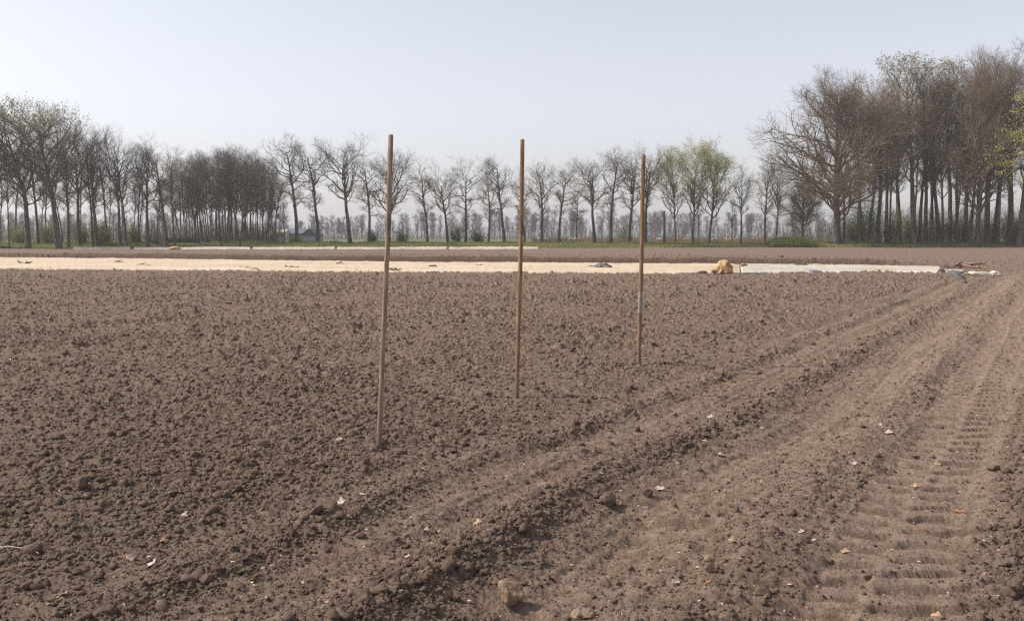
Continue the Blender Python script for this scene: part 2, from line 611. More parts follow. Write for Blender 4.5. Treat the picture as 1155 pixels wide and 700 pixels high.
def build_clods():
    rng = np.random.default_rng(7)
    var2 = [lump(ICO2, 50 + k, 1.0, 6) for k in range(8)]
    var1 = [lump(ICO1, 80 + k, 0.6, 4) for k in range(8)]
    N = 420000
    q = rng.uniform(42.0 ** -.2, 3.1 ** -.2, N)
    r = q ** (-1 / .2)
    a = rng.uniform(-0.6, 0.6, N)
    x, y = r * np.sin(a), r * np.cos(a)
    yn = np.interp(x, [p_[0] for p_ in STRIP_NEAR], [p_[1] for p_ in STRIP_NEAR])
    t, rg, bs, cp, fade = zones(x, y)
    patch = np.clip(0.8 + 1.6 * fbm(x * 0.8, y * 0.8, 31, 2), 0.45, 1.25)
    keep = (rng.uniform(size=N) < np.clip(0.64 * rg * patch + 0.13 * (1 - cp) + .075, 0, 1)) & (y < yn - .3)
    x, y, r, rg = x[keep], y[keep], r[keep], rg[keep]
    n = len(x)
    sz = 0.0054 * np.exp(rng.normal(0, 0.52, n)) * (0.55 + 0.52 * rg) * (1 + 0.085 * np.minimum(r, 32))
    big = rng.uniform(size=n) < 0.011 * rg
    sz[big] *= rng.uniform(1.4, 2.4, big.sum())
    sz = np.clip(sz, 0.003, 0.046)
    sp_ = hit(578, 681)                                # open ground around the big stone
    clear = np.hypot(x - sp_[0], y - sp_[1]) > .14
    x, y, r, rg, sz = x[clear], y[clear], r[clear], rg[clear], sz[clear]
    n = len(x)
    z = height(x, y) + sz * rng.uniform(-0.25, 0.35, n)
    Vs, Fs, off = [], [], 0
    rot = rng.uniform(0, 6.283, n)
    sq = rng.uniform(0.6, 1.0, (n, 3)) * np.array([1, 1, .8])
    which = rng.integers(0, 8, n)
    hi = (sz / r) > 0.0026
    for var, sel in ((var2, hi), (var1, ~hi)):
        for k in range(8):
            idx = np.nonzero(sel & (which == k))[0]
            if len(idx) == 0:
                continue
            v, f = var[k]
            p = v[None] * sq[idx][:, None, :]
            c, s = np.cos(rot[idx])[:, None], np.sin(rot[idx])[:, None]
            px_ = p[..., 0] * c - p[..., 1] * s
            py_ = p[..., 0] * s + p[..., 1] * c
            P = np.stack([px_, py_, p[..., 2]], -1) * sz[idx][:, None, None]
            P += np.stack([x[idx], y[idx], z[idx]], 1)[:, None, :]
            Vs.append(P.reshape(-1, 3))
            Fs.append((f[None] + (np.arange(len(idx)) * len(v))[:, None, None]).reshape(-1, 3) + off)
            off += len(idx) * len(v)
    me = mesh_from('soil_clods', np.vstack(Vs), None, np.vstack(Fs), smooth=False)
    o = link('soil_clods', me, M_clod)
    tag(o, 'loose brown soil clods scattered over the field', 'clods', kind='stuff')


build_clods()


# ------------------------------------------------------------------ tubes and trees
def norm(v):
    return v / np.maximum(np.linalg.norm(v, axis=-1, keepdims=True), 1e-9)


def tubes(P, Rd, k):
    """P (N,S,3), Rd (N,S) -> verts, quads of N open tubes"""
    N, S, _ = P.shape
    T = np.empty_like(P)
    T[:, 1:-1] = P[:, 2:] - P[:, :-2] if S > 2 else T[:, 1:-1]
    T[:, 0] = P[:, 1] - P[:, 0]
    T[:, -1] = P[:, -1] - P[:, -2]
    T = norm(T)
    ref = np.where(np.abs(T[..., 2:3]) > 0.9, np.array([1.0, 0, 0]), np.array([0, 0, 1.0]))
    U = norm(np.cross(T, ref))
    W = np.cross(T, U)
    an = np.arange(k) * 2 * math.pi / k
    V = P[:, :, None, :] + Rd[:, :, None, None] * (np.cos(an)[None, None, :, None] * U[:, :, None, :] + np.sin(an)[None, None, :, None] * W[:, :, None, :])
    n = np.arange(N)[:, None, None] * S * k
    s = np.arange(S - 1)[None, :, None] * k
    j = np.arange(k)[None, None, :]
    jn = (j + 1) % k
    F = np.stack([n + s + j, n + s + jn, n + s + k + jn, n + s + k + j], -1).reshape(-1, 4)
    return V.reshape(-1, 3), F


def grow(rng, st, d, ln, r0, r1, S, wander, up):
    N = len(st)
    P = np.zeros((N, S + 1, 3))
    P[:, 0] = st
    d = norm(d)
    p = st.copy()
    up = np.broadcast_to(np.asarray(up, dtype=float), (N,))
    for i in range(S):
        d = d + wander * rng.normal(size=(N, 3))
        d[:, 2] += up
        d = norm(d)
        p = p + d * (ln / S)[:, None]
        P[:, i + 1] = p
    f = np.linspace(0, 1, S + 1)[None]
    Rd = r0[:, None] * (1 - f) + r1[:, None] * f
    return P, Rd


def spawn(rng, P, Rd, n, f0, f1, a0, a1):
    """n children per branch: start, direction, parent radius, fraction"""
    N, S1, _ = P.shape
    S = S1 - 1
    f = (np.arange(n)[None] + rng.uniform(0.1, 0.9, (N, n))) / n
    f = f0 + (f1 - f0) * f
    g = np.clip(f * S, 0, S - 1e-6)
    i = g.astype(int)
    w = (g - i)[..., None]
    b = np.arange(N)[:, None]
    st = P[b, i] * (1 - w) + P[b, i + 1] * w
    rd = Rd[b, i] * (1 - w[..., 0]) + Rd[b, i + 1] * w[..., 0]
    T = norm(P[b, i + 1] - P[b, i])
    ref = np.where(np.abs(T[..., 2:3]) > 0.9, np.array([1.0, 0, 0]), np.array([0, 0, 1.0]))
    U = norm(np.cross(T, ref))
    W = np.cross(T, U)
    ph = rng.uniform(0, 6.283, (N, 1)) + np.arange(n)[None] * 2.4 + rng.normal(0, 0.5, (N, n))
    an = rng.uniform(a0, a1, (N, n))
    D = T * np.cos(an)[..., None] + (U * np.cos(ph)[..., None] + W * np.sin(ph)[..., None]) * np.sin(an)[..., None]
    return st.reshape(-1, 3), D.reshape(-1, 3), rd.reshape(-1), f.reshape(-1)


def cat(parts):
    Vs, Fs, off = [], [], 0
    for v, f in parts:
        Vs.append(v)
        Fs.append(f + off)
        off += len(v)
    return np.vstack(Vs), np.vstack(Fs)


def leaf_quads(rng, C, size):
    n = len(C)
    a = norm(rng.normal(size=(n, 3)))
    b = norm(np.cross(a, rng.normal(size=(n, 3))))
    s = (size * rng.uniform(0.6, 1.4, n))[:, None]
    V = np.stack([C - a * s * .5, C + b * s * .3, C + a * s * .5, C - b * s * .3], 1).reshape(-1, 3)
    F = np.arange(4 * n).reshape(-1, 4)
    return V, F


def tree_mesh(seed, H, r, spec):
    """returns trunk (v,f), crown (v,f), tips; spec holds the habit"""
    rng = np.random.default_rng(seed)
    tw = spec.get('wander', 0.05)
    th = spec.get('trunk', 0.85)
    P, Rd = grow(rng, np.zeros((1, 3)), np.array([[spec.get('lean', 0.0), 0, 1.0]]), np.array([H * th]), np.array([r]), np.array([r * 0.22]), 16, tw, 0.06)
    Rd[:, 0] *= 1.35
    Rd[:, 1] *= 1.08
    P[:, 0, 2] = -0.3
    trunk = tubes(P, Rd, 9)
    n1 = spec['n1']
    st, d, rd, f = spawn(rng, P, Rd, n1, spec['f0'], 1.0, spec['a'][0], spec['a'][1])
    g = (f - spec['f0']) / (1 - spec['f0'])
    prof = np.interp(g, spec['pg'], spec['pl'])
    ln = H * prof * rng.uniform(0.7, 1.15, len(f))
    r1 = np.minimum(rd * 0.75, spec.get('limb', .030) * ln + 0.015) * rng.uniform(0.8, 1.15, len(f))
    up1 = spec.get('up1', 0.10)
    P1, R1 = grow(rng, st, d, ln, r1, r1 * 0.3, 8, spec.get('crook', 0.16), up1)
    crown = [tubes(P1, R1, 5)]
    st, d, rd, f = spawn(rng, P1, R1, spec['n2'], 0.22, 1.0, 0.45, 1.05)
    l2 = np.repeat(ln, spec['n2']) * (0.62 - 0.30 * f) * rng.uniform(0.6, 1.25, len(f))
    r2 = np.minimum(rd * 0.7, 0.02 * l2 + 0.01)
    P2, R2 = grow(rng, st, d, l2, r2, r2 * 0.35, 5, spec.get('crook', 0.16) * 1.1, up1 * 1.1)
    crown.append(tubes(P2, R2, 4))
    st, d, rd, f = spawn(rng, P2, R2, spec['n3'], 0.15, 1.0, 0.4, 1.0)
    l3 = np.repeat(l2, spec['n3']) * (0.60 - 0.25 * f) * rng.uniform(0.6, 1.3, len(f)) + 0.15
    tr = spec.get('twig', 0.011)
    r3 = np.maximum(np.minimum(rd * 0.7, 0.016 * l3 + 0.006), tr)
    P3, R3 = grow(rng, st, d, l3, r3, r3 * 0.5, 3, 0.18, 0.12)
    crown.append(tubes(P3, R3, 3))
    st, d, rd, f = spawn(rng, P3, R3, spec['n4'], 0.15, 1.0, 0.35, 0.95)
    l4 = np.repeat(l3, spec['n4']) * rng.uniform(0.35, 0.75, len(f)) + 0.18
    r4 = np.full(len(f), tr * 0.85)
    P4, R4 = grow(rng, st, d, l4, r4, r4 * 0.5, 2, 0.18, 0.12)
    crown.append(tubes(P4, R4, 3))
    tips = np.concatenate([P4[:, 1], P4[:, 2], P3[:, 3]])
    return trunk, cat(crown), tips


ROAD = dict(n1=20, n2=6, n3=5, n4=4, f0=0.38, a=(0.70, 1.3), pg=[0, .35, .6, 1], pl=[.11, .17, .25, .22], up1=0.08, crook=0.25, wander=0.035, trunk=0.86, twig=0.0068)
FORK = dict(n1=17, n2=6, n3=5, n4=4, f0=0.47, a=(0.5, 0.95), pg=[0, .3, .7, 1], pl=[.12, .28, .31, .25], up1=0.09, crook=0.20, wander=0.035, trunk=0.74, twig=0.0068)
BROAD = dict(n1=46, n2=9, n3=7, n4=5, f0=0.17, a=(0.6, 1.05), pg=[0, .3, .7, 1], pl=[.36, .43, .35, .18], up1=0.04, crook=0.13, wander=0.025, trunk=0.88, twig=0.0078, limb=.021)
OCHRE = dict(n1=24, n2=6, n3=5, n4=4, f0=0.37, a=(0.55, 1.1), pg=[0, .3, .7, 1], pl=[.26, .36, .36, .24], up1=0.06, crook=0.17, wander=0.04, trunk=0.80, twig=0.0072, limb=.026)
WOOD = dict(n1=20, n2=6, n3=4, n4=4, f0=0.38, a=(0.45, 0.95), pg=[0, .3, .7, 1], pl=[.11, .20, .26, .18], up1=0.10, crook=0.15, wander=0.03, trunk=0.84, twig=0.0078)
SLIM = dict(n1=24, n2=5, n3=4, n4=3, f0=0.38, a=(0.40, 0.85), pg=[0, .4, .75, 1], pl=[.13, .18, .19, .14], up1=0.10, crook=0.14, wander=0.03, trunk=0.92, twig=0.0075)
LEAFY = dict(n1=22, n2=6, n3=5, n4=4, f0=0.36, a=(0.5, 0.95), pg=[0, .3, .7, 1], pl=[.24, .36, .34, .26], up1=0.10, crook=0.15, wander=0.045, trunk=0.80, twig=0.008)

PROTO = {}


def proto(key, seed, spec, r, bark, twig, leaf=None, nleaf=1.0, lsize=0.12, ltop=0.0):
    """unit prototypes are grown at 15 m; copies are scaled"""
    trunk, crown, tips = tree_mesh(seed, 15.0, r, spec)
    top = max(crown[0][:, 2].max(), trunk[0][:, 2].max())
    PROTO[key] = dict(trunk=mesh_from('trunk', *trunk), crown=mesh_from('crown', *crown), top=top, bark=bark, twig=twig, foliage=None, used=False)
    if leaf is not None:
        rng = np.random.default_rng(seed + 999)
        w = np.interp(tips[:, 2] / top, [ltop, min(1.0, ltop + 0.3)], [0.03, 1.0])
        sel = tips[rng.uniform(size=len(tips)) < w * min(nleaf, 1.0)]
        reps = max(1, int(round(nleaf)))
        sel = np.repeat(sel, reps, 0) + rng.normal(0, 0.14, (len(sel) * reps, 3))
        PROTO[key]['foliage'] = mesh_from('foliage', *leaf_quads(rng, sel, lsize))
        PROTO[key]['leafmat'] = leaf


for k in range(5):
    proto('road%d' % k, 300 + k, ROAD, 0.25, M_bark, M_twig)
for k in range(3):
    proto('fork%d' % k, 330 + k, FORK, 0.27, M_bark, M_twig)
for k in range(3):
    proto('broad%d' % k, 350 + k, BROAD, 0.29, M_bark, M_twigb)
for k in range(2):
    proto('ochre%d' % k, 360 + k, OCHRE, 0.30, M_bark, M_twig, M_ochre, 1.0, 0.15, 0.55)
proto('ochrebare', 365, OCHRE, 0.27, M_bark, M_twig)
for k in range(5):
    proto('wood%d' % k, 370 + k, WOOD, 0.19, M_barkr, M_twigb)
proto('woodleaf0', 385, WOOD, 0.19, M_barkr, M_twigb, M_ochre, 0.9, 0.14, 0.75)
for k in range(5):
    proto('slim%d' % k, 390 + k, SLIM, 0.12, M_bark, M_twigd)
for k in range(2):
    proto('leafy%d' % k, 410 + k, LEAFY, 0.24, M_bark, M_twig, M_bud, 2.0, 0.14, 0.38)
proto('willow0', 420, dict(LEAFY, a=(0.7, 1.2), up1=-0.05), 0.3, M_bark, M_twigb, M_willow, 2.0, 0.16, 0.15)


def tree(kind, label, px, top_py, Y, group, rz=None, wide=1.0, name='bare_tree', thick=1.0, catg='tree', lean=0.0):
    pr = PROTO[kind]
    base = at_y(px, HORIZON, Y)
    H = at_y(px, top_py, Y)[2]
    sc = H / pr['top']
    root = empty(name)
    o = link('trunk', pr['trunk'], pr['bark'], root)
    link('crown', pr['crown'], pr['twig'], root)
    if pr['foliage'] is not None:
        link('foliage', pr['foliage'], pr['leafmat'], root)
    root.location = (base[0], Y, 0.0)
    rr = random.Random(int(px * 31 + Y * 7))
    root.rotation_euler = (0, lean, rr.uniform(0, 6.28) if rz is None else rz)
    root.scale = (sc * wide, sc * wide, sc)
    tag(root, label, catg, group)
    return root


G_ROW = 'bare trees in the open row beyond the field'
ROW = [
    (321, 210, 128, 'slim1', 'thin bare sapling standing just right of the dense left wood'),
    (335, 148, 122, 'road0', 'tall bare tree with a flat crown, first right of the dense left wood'),
    (358, 163, 124, 'road1', 'bare tree with many low crooked side branches, right beside the dark-roofed shed'),
    (395, 147, 122, 'fork0', 'bare tree with a round forked crown midway between shed and leftmost pole'),
    (416, 170, 125, 'road2', 'bare tree with short crooked branches just left of the leftmost pole'),
    (439, 166, 124, 'ochrebare', 'wide branching bare tree whose trunk stands behind the leftmost pole'),
    (482, 178, 124, 'road3', 'bare tree, first in line right of the leftmost pole'),
    (505, 179, 124, 'fork1', 'narrow bare tree with an upright fork, second right of the leftmost pole'),
    (525, 176, 124, 'road4', 'bare tree with a knotty trunk, third right of the leftmost pole'),
    (551, 192, 132, 'road0', 'thin short bare tree midway between leftmost and middle poles'),
    (569, 174, 124, 'road1', 'bare tree with a leaning trunk just left of the middle pole'),
    (592, 190, 133, 'road3', 'thin bare tree mostly hidden behind the middle pole'),
    (611, 180, 125, 'fork2', 'bare tree with a V shaped fork just right of the middle pole'),
    (631, 182, 125, 'road2', 'bare tree with thin upright crown, second right of the middle pole'),
    (650, 204, 138, 'road4', 'small thin bare tree, shortest between middle and right poles'),
    (671, 170, 126, 'fork0', 'slim bare tree with wispy crown, left of a pair near the right pole'),
    (689, 164, 125, 'road0', 'bare tree with a straight trunk, right of a pair near the right pole'),
    (710, 162, 126, 'fork1', 'bare tree with a fan shaped crown just left of the right pole'),
    (728, 164, 126, 'fork2', 'bare tree with a wide crown standing behind the right pole'),
]
for px, top, Y, kd, lb in ROW:
    tree(kd, lb, px, top - 4, Y, G_ROW, wide=1.15)
G_BUD = 'budding trees right of the right pole'
tree('leafy0', 'budding pale green tree with a thin trunk, leftmost of the greening trees', 762, 160, 128, G_BUD, wide=.8, name='budding_tree')
tree('leafy0', 'tallest budding pale green tree, trunk leaning left, beside the greening broad one', 782, 150, 127, G_BUD, wide=.9, name='budding_tree', lean=-0.05)
tree('slim3', 'thin bare leaning trunk beside the broad budding tree', 789, 215, 128, G_BUD, lean=0.10)
tree('leafy1', 'broad budding yellow green tree with many ascending limbs', 800, 157, 127, G_BUD, wide=1.1, name='budding_tree')
tree('slim4', 'thin crooked bare trunk right of the broad budding tree', 826, 222, 128, G_ROW, lean=0.06)
tree('fork1', 'sparse bare tree between the budding trees and the brown wood', 836, 176, 127, G_ROW, wide=.85)
tree('wood1', 'small brown bare tree at the left tip of the right wood', 862, 172, 130, 'trees at the edge of the right wood', wide=1.5)
tree('wood3', 'small brown bare tree second from the left tip of the right wood', 874, 180, 131, 'trees at the edge of the right wood', wide=1.5)

G_LEFT = 'tall bare trees at the left edge'
LEFT = [
    (-14, 112, 112, 'ochre1', 'budding bare tree partly cut off by the left edge', 1.0, 1.0),
    (10, 150, 113, 'slim0', 'thin straight bare trunk nearest the left edge', 1.0, 1.5),
    (31, 108, 112, 'ochre0', 'big bare tree with spreading limbs and ochre buds, nearest the left edge', 1.05, 1.0),
    (43, 120, 118, 'wood0', 'bare dark trunk close behind the big spreading tree on the left', 1.0, 1.0),
    (66, 105, 112, 'ochre1', 'tallest thick-trunked bare tree with ochre buds on the left', 1.0, 1.0),
    (77, 128, 114, 'wood2', 'bare trunk leaning against the crown of the tallest left tree', 1.0, 1.0),
    (89, 126, 116, 'fork1', 'bare tree right of the tallest left tree with a rounded top', 1.0, 1.0),
    (104, 136, 115, 'wood4', 'bare twin trunk tree, left of the twins above the yellow bushes', .95, 1.0),
    (110, 132, 114, 'fork0', 'bare twin trunk tree, right of the twins above the yellow bushes', .9, 1.0),
    (121, 140, 118, 'slim2', 'very thin bare tree between two pairs of left trunks', 1.2, 1.3),
    (135, 140, 113, 'fork2', 'pale sunlit bare trunk with a clear stem, left of a close pair', .8, 1.0),
    (142, 142, 113, 'fork1', 'pale sunlit bare trunk with a clear stem, right of a close pair', .8, 1.0),
    (157, 160, 118, 'slim4', 'thin bare tree between the sunlit pair and the rounded crown', 1.2, 1.2),
    (167, 147, 113, 'fork0', 'bare tree with a rounded open crown left of the dense wood', 1.0, 1.0),
    (188, 162, 115, 'road1', 'bare tree with a leaning stem in front of the green hedge', 1.0, 1.0),
    (197, 158, 114, 'wood3', 'dark bare tree at the left corner of the dense wood', 1.0, 1.0),
]
for px, top, Y, kd, lb, wd, tk in LEFT:
    tree(kd, lb, px, top, Y, G_LEFT, wide=wd)

rnd = random.Random(12)
G_DENSE = 'slender trees of the dense left wood'
for k in range(50):
    px = 202 + (312 - 202) * (k + rnd.uniform(0.1, .9)) / 50
    Y = rnd.uniform(114, 140)
    top = np.interp(px, [200, 220, 265, 290, 312], [168, 168, 156, 165, 178]) + abs(rnd.gauss(0, 13)) - 3 + (Y - 114) * 0.4
    tree(rnd.choice(['slim0', 'slim1', 'slim2', 'slim3', 'slim4', 'wood2']), 'slender dark bare tree packed into the dense left wood', px, top, Y, G_DENSE, wide=rnd.uniform(.95, 1.25))
for k in range(18):
    px = -30 + 235 * (k + rnd.uniform(0.1, .9)) / 18
    Y = rnd.uniform(124, 150)
    top = np.interp(px, [-30, 60, 110, 200], [135, 135, 160, 180]) + abs(rnd.gauss(0, 14)) + 12
    tree(rnd.choice(['slim0', 'slim1', 'slim2', 'slim3', 'road2', 'wood2']), 'thin bare tree standing back among the left trees', px, top, Y, 'thin trees behind the left trees', wide=rnd.uniform(.9, 1.2))

G_RIGHT = 'tall brown trees of the right wood'
RIGHT = [
    (905, 196, 133, 'broad2', 'low thick trunked bare tree under the spreading crown of the big brown tree', .85),
    (945, 74, 128, 'broad0', 'big spreading brown bare tree at the left front of the right wood', 1.10),
    (952, 110, 131, 'wood2', 'thin pale trunk touching the big spreading brown tree', .8),
    (972, 92, 138, 'wood4', 'bare brown tree rising behind the green bush of the right wood', .9),
    (989, 72, 130, 'wood0', 'dark straight trunk, first right of the green bush in the right wood', 1.0),
    (1000, 80, 132, 'wood1', 'dark trunk with low side limb, second right of the green bush', .9),
    (1015, 74, 138, 'wood3', 'brown tree set back between two dark trunks of the right wood', .95),
    (1031, 58, 129, 'woodleaf0', 'tall brown tree with ochre buds at its top in the right wood', 1.05),
    (1037, 66, 132, 'wood2', 'slim reddish trunk close right of the ochre topped tree', .8),
    (1044, 60, 131, 'wood4', 'reddish trunk at the left rim of the bright gap in the right wood', .85),
    (1049, 75, 136, 'wood1', 'slim trunk inside the bright gap of the right wood', .8),
    (1060, 70, 130, 'wood0', 'curving slim trunk at the right rim of the bright gap', .9),
    (1071, 66, 133, 'woodleaf0', 'brown tree with faint ochre top right of the bright gap', .95),
    (1078, 72, 130, 'wood3', 'slim reddish trunk left of the thickest right wood trunk, outermost of several', .85),
    (1086, 68, 134, 'wood2', 'slim reddish trunk, middle of several left of the thickest right wood trunk', .85),
    (1093, 66, 131, 'wood4', 'slim reddish trunk immediately left of the thickest right wood trunk', .8),
    (1103, 50, 127, 'broad1', 'thickest trunk of the right wood with forking upper limbs', .62),
    (1114, 58, 131, 'wood1', 'slim trunk immediately right of the thickest right wood trunk', .85),
    (1121, 52, 132, 'wood0', 'slim reddish trunk, second right of the thickest right wood trunk', .85),
    (1139, 46, 130, 'wood3', 'tall reddish trunk with a forked stem near the right edge', 1.0),
    (1150, 46, 127, 'wood2', 'tall reddish trunk nearest the right edge', 1.0),
    (1168, 44, 130, 'wood4', 'tall brown tree whose branches reach in from the right edge', 1.0),
]
for px, top, Y, kd, lb, wd in RIGHT:
    tree(kd, lb, px, top - (8 if px > 1095 else 0), Y, G_RIGHT, wide=wd * 1.14)
for k in range(18):
    px = 958 + 225 * (k + rnd.uniform(0.1, .9)) / 18
    Y = rnd.uniform(137, 165)
    top = np.interp(px, [958, 1030, 1100, 1180], [100, 85, 85, 65]) + abs(rnd.gauss(0, 16))
    tree(rnd.choice(['wood0', 'wood1', 'wood2', 'wood3', 'wood4', 'slim2']), 'slim brown tree standing back inside the right wood', px, top, Y, 'slim trees deep in the right wood', wide=rnd.uniform(.75, 1.0))
tree('willow0', 'yellow green budding tree reaching in at the right edge', 1196, 78, 118, None, wide=1.0, name='budding_tree')

# bare snapped trunk in the row
sn_b = at_y(749, HORIZON, 127)
P = np.array([[[sn_b[0], 127, -.2], [sn_b[0] + .05, 127, 2.2], [sn_b[0] - .02, 127, at_y(749, 238, 127)[2]]]])
v, f = tubes(P, np.array([[.17, .15, .12]]), 8)
rt = empty('tree_stump', (0, 0, 0))
link('trunk', mesh_from('trunk', v, f), M_bark, rt)
bs_ = [np.array([[[sn_b[0], 127, h], [sn_b[0] + dx * .5, 127, h + .3], [sn_b[0] + dx, 127, h + .9]]]) for h, dx in ((3.2, .4), (2.6, -.4), (3.6, -.25))]
bv = cat([tubes(q, np.array([[.05, .03, .015]]), 5) for q in bs_])
link('branch', mesh_from('branch', *bv), M_twig, rt)
tag(rt, 'short bare topped trunk right of the right pole', 'tree', G_ROW)


# ------------------------------------------------------------------ bushes, hedge, undergrowth
def bush(label, px, top_py, Y, halfw_px, mat, group, name='bush', n=2600, ls=0.12, seed=1, dense=1.0, base_h=0.0):
    rng = np.random.default_rng(seed)
    c = at_y(px, HORIZON, Y)
    H = at_y(px, top_py, Y)[2]
    W = halfw_px * Y / F_PX
    root = empty(name, (c[0], Y, 0))
    ns = 14
    st = np.stack([rng.normal(0, W * .18, ns), rng.normal(0, W * .15, ns), np.full(ns, -.1)], 1)
    d = np.stack([rng.normal(0, .45 * W / max(H, .5), ns), rng.normal(0, .3, ns), np.ones(ns)], 1)
    P, Rd = grow(rng, st, d, np.full(ns, H * .9) * rng.uniform(.6, 1.05, ns), np.full(ns, .035), np.full(ns, .012), 5, .12, .05)
    s2, d2, r2, f2 = spawn(rng, P, Rd, 8, .2, 1, .4, 1.0)
    P2, R2 = grow(rng, s2, d2, H * .3 * rng.uniform(.5, 1.2, len(s2)), np.full(len(s2), .014), np.full(len(s2), .007), 3, .15, .08)
    link('stem', mesh_from('stem', *cat([tubes(P, Rd, 4), tubes(P2, R2, 3)])), M_brush, root)
    pts = np.concatenate([P2[:, 1:].reshape(-1, 3), P[:, 2:].reshape(-1, 3)])
    C = pts[rng.integers(0, len(pts), n)] + rng.normal(0, 1, (n, 3)) * np.array([W * .16, W * .16, H * .085])
    C = C[(C[:, 2] > .05) & (C[:, 2] < H)]
    link('foliage', mesh_from('foliage', *leaf_quads(rng, C, ls)), mat, root)
    tag(root, label, 'bush', group)


G_YB = 'yellow green bushes under the left trees'
bush('yellow green bush between the two leftmost thick trunks', 20, 254, 119, 14, M_bush, G_YB, seed=2)
bush('yellow green bush right of the big spreading left tree', 54, 250, 119, 12, M_bush, G_YB, seed=3)
bush('yellow green bush under the tallest left tree', 92, 254, 119, 12, M_bush, G_YB, seed=4)
bush('largest yellow green bush beneath the left twin trunks', 118, 248, 117, 20, M_bush, G_YB, seed=5, n=4000)
bush('yellow green bush at the foot of the sunlit pair of trunks', 148, 252, 119, 14, M_bush, G_YB, seed=6)
bush('low green bush left of the clipped hedge', 176, 268, 118, 12, M_bushg, G_YB, seed=7, n=1500)
G_GB = 'green shrubs under the open row'
bush('small green shrub below the tree right of the dense wood', 334, 264, 121, 11, M_bush, G_GB, seed=8, n=1600)
bush('low green shrub between shed and the forked tree', 378, 270, 123, 16, M_bushg, G_GB, seed=9, n=1600)
bush('green shrub just left of the leftmost pole', 421, 258, 123, 10, M_bushg, G_GB, seed=10, n=1400)
bush('green shrub just right of the leftmost pole', 452, 256, 123, 11, M_bushg, G_GB, seed=11, n=1600)
bush('dark green shrub left of the knotty trunk', 515, 254, 124, 9, M_bushg, G_GB, seed=12, n=1400)
bush('dark green shrub right of the knotty trunk', 538, 258, 124, 12, M_bushg, G_GB, seed=13, n=1800)
bush('pale green shrub behind the trees left of the right pole', 703, 255, 150, 7, M_bush, G_GB, seed=14, n=1000)
bush('tall green bush right of the big spreading brown tree', 977, 212, 132, 15, M_bushg, None, seed=15, n=5000, ls=.13)
bush('olive bush beneath the trees near the right edge', 1143, 236, 131, 14, M_bush, None, seed=16, n=2600)


G_OB = 'olive bushes under the right wood'
for px, top, hw, lb in ((962, 246, 9, 'dark olive bush just behind the big spreading brown tree'),
                        (1008, 232, 13, 'olive bush beneath the second dark trunk of the right wood'),
                        (1026, 240, 12, 'olive bush beneath the ochre topped tree'),
                        (1056, 242, 12, 'olive bush at the foot of the bright gap in the right wood'),
                        (1080, 236, 13, 'olive bush left of the thickest right wood trunk'),
                        (1112, 240, 13, 'olive bush right of the thickest right wood trunk')):
    bush(lb, px, top, 134, hw, M_olive, G_OB, seed=px, n=1500, ls=.13)


def mound(label, px0, px1, top_py, Y, depth, mat, name, seed, n=9000, ls=0.12, boxy=False):
    rng = np.random.default_rng(seed)
    a, b = at_y(px0, HORIZON, Y)[0], at_y(px1, HORIZON, Y)[0]
    H = at_y(px0, top_py, Y)[2]
    cx, hw = (a + b) / 2, (b - a) / 2
    root = empty(name, (cx, Y, 0))
    u = rng.uniform(-1, 1, n)
    w = rng.uniform(-1, 1, n)
    if boxy:
        z = H * rng.uniform(0, 1, n) ** .6
    else:
        prof = np.sqrt(np.maximum(0, 1 - np.abs(u) ** 2.4)) * np.sqrt(np.maximum(0, 1 - np.abs(w) ** 2.4))
        z = H * prof * (0.85 + .3 * vnoise(u * 6, w * 4, seed)) * rng.uniform(0.2, 1, n) ** .35
    C = np.stack([u * hw, w * depth, z], 1)
    link('foliage', mesh_from('foliage', *leaf_quads(rng, C, ls)), mat, root)
    root.location.z = .25
    tag(root, label, 'hedge' if boxy else 'bush')


mound('dark clipped green hedge at the left corner of the dense wood', 190, 223, 271.0, 121, .9, M_hedge, 'hedge', 21, n=7000, boxy=True)
mound('low rounded green thicket on the verge before the right wood', 866, 918, 268.2, 124, 2.2, M_thicket, 'bush', 22, n=9000)


def brush(name, label, zones_, seed, mat, kind_cat, hmin, hmax, twigs=4, rad=.012):
    rng = np.random.default_rng(seed)
    parts = []
    for px0, px1, Y0, Y1, n, hs in zones_:
        Y = rng.uniform(Y0, Y1, n)
        px = rng.uniform(px0, px1, n)
        X = (px - 577.5) / F_PX * (Y * CP + 1.5 * SP)
        st = np.stack([X, Y, np.full(n, -.05)], 1)
        d = np.stack([rng.normal(0, .18, n), rng.normal(0, .18, n), np.ones(n)], 1)
        P, Rd = grow(rng, st, d, rng.uniform(hmin, hmax, n) * hs, np.full(n, rad), np.full(n, rad * .6), 4, .10, .05)
        parts.append(tubes(P, Rd, 3))
        if twigs:
            s2, d2, r2, f2 = spawn(rng, P, Rd, twigs, .25, 1, .35, .9)
            P2, R2 = grow(rng, s2, d2, rng.uniform(.2, .45, len(s2)) * hs * hmax * .6, np.full(len(s2), rad * .7), np.full(len(s2), rad * .4), 2, .15, .1)
            parts.append(tubes(P2, R2, 3))
    me = mesh_from(name, *cat(parts))
    o = link(name, me, mat)
    tag(o, label, kind_cat, kind='stuff')
    return o


brush('undergrowth', 'tangled brown brushwood among the tree trunks',
      [(955, 1200, 131, 150, 2600, 1.15), (-60, 170, 117, 135, 900, .8), (165, 320, 118, 150, 1300, .7), (880, 960, 134, 150, 350, .7)],
      31, M_brush, 'undergrowth', 1.2, 5.0)
brush('dry_reeds', 'strip of tall dry reddish stalks behind the verge',
      [(600, 900, 131, 140, 5200, 1.0), (900, 960, 133, 140, 500, .8), (440, 600, 134, 142, 900, .6)], 32, M_reed, 'reeds', .7, 1.35, twigs=2, rad=.013)


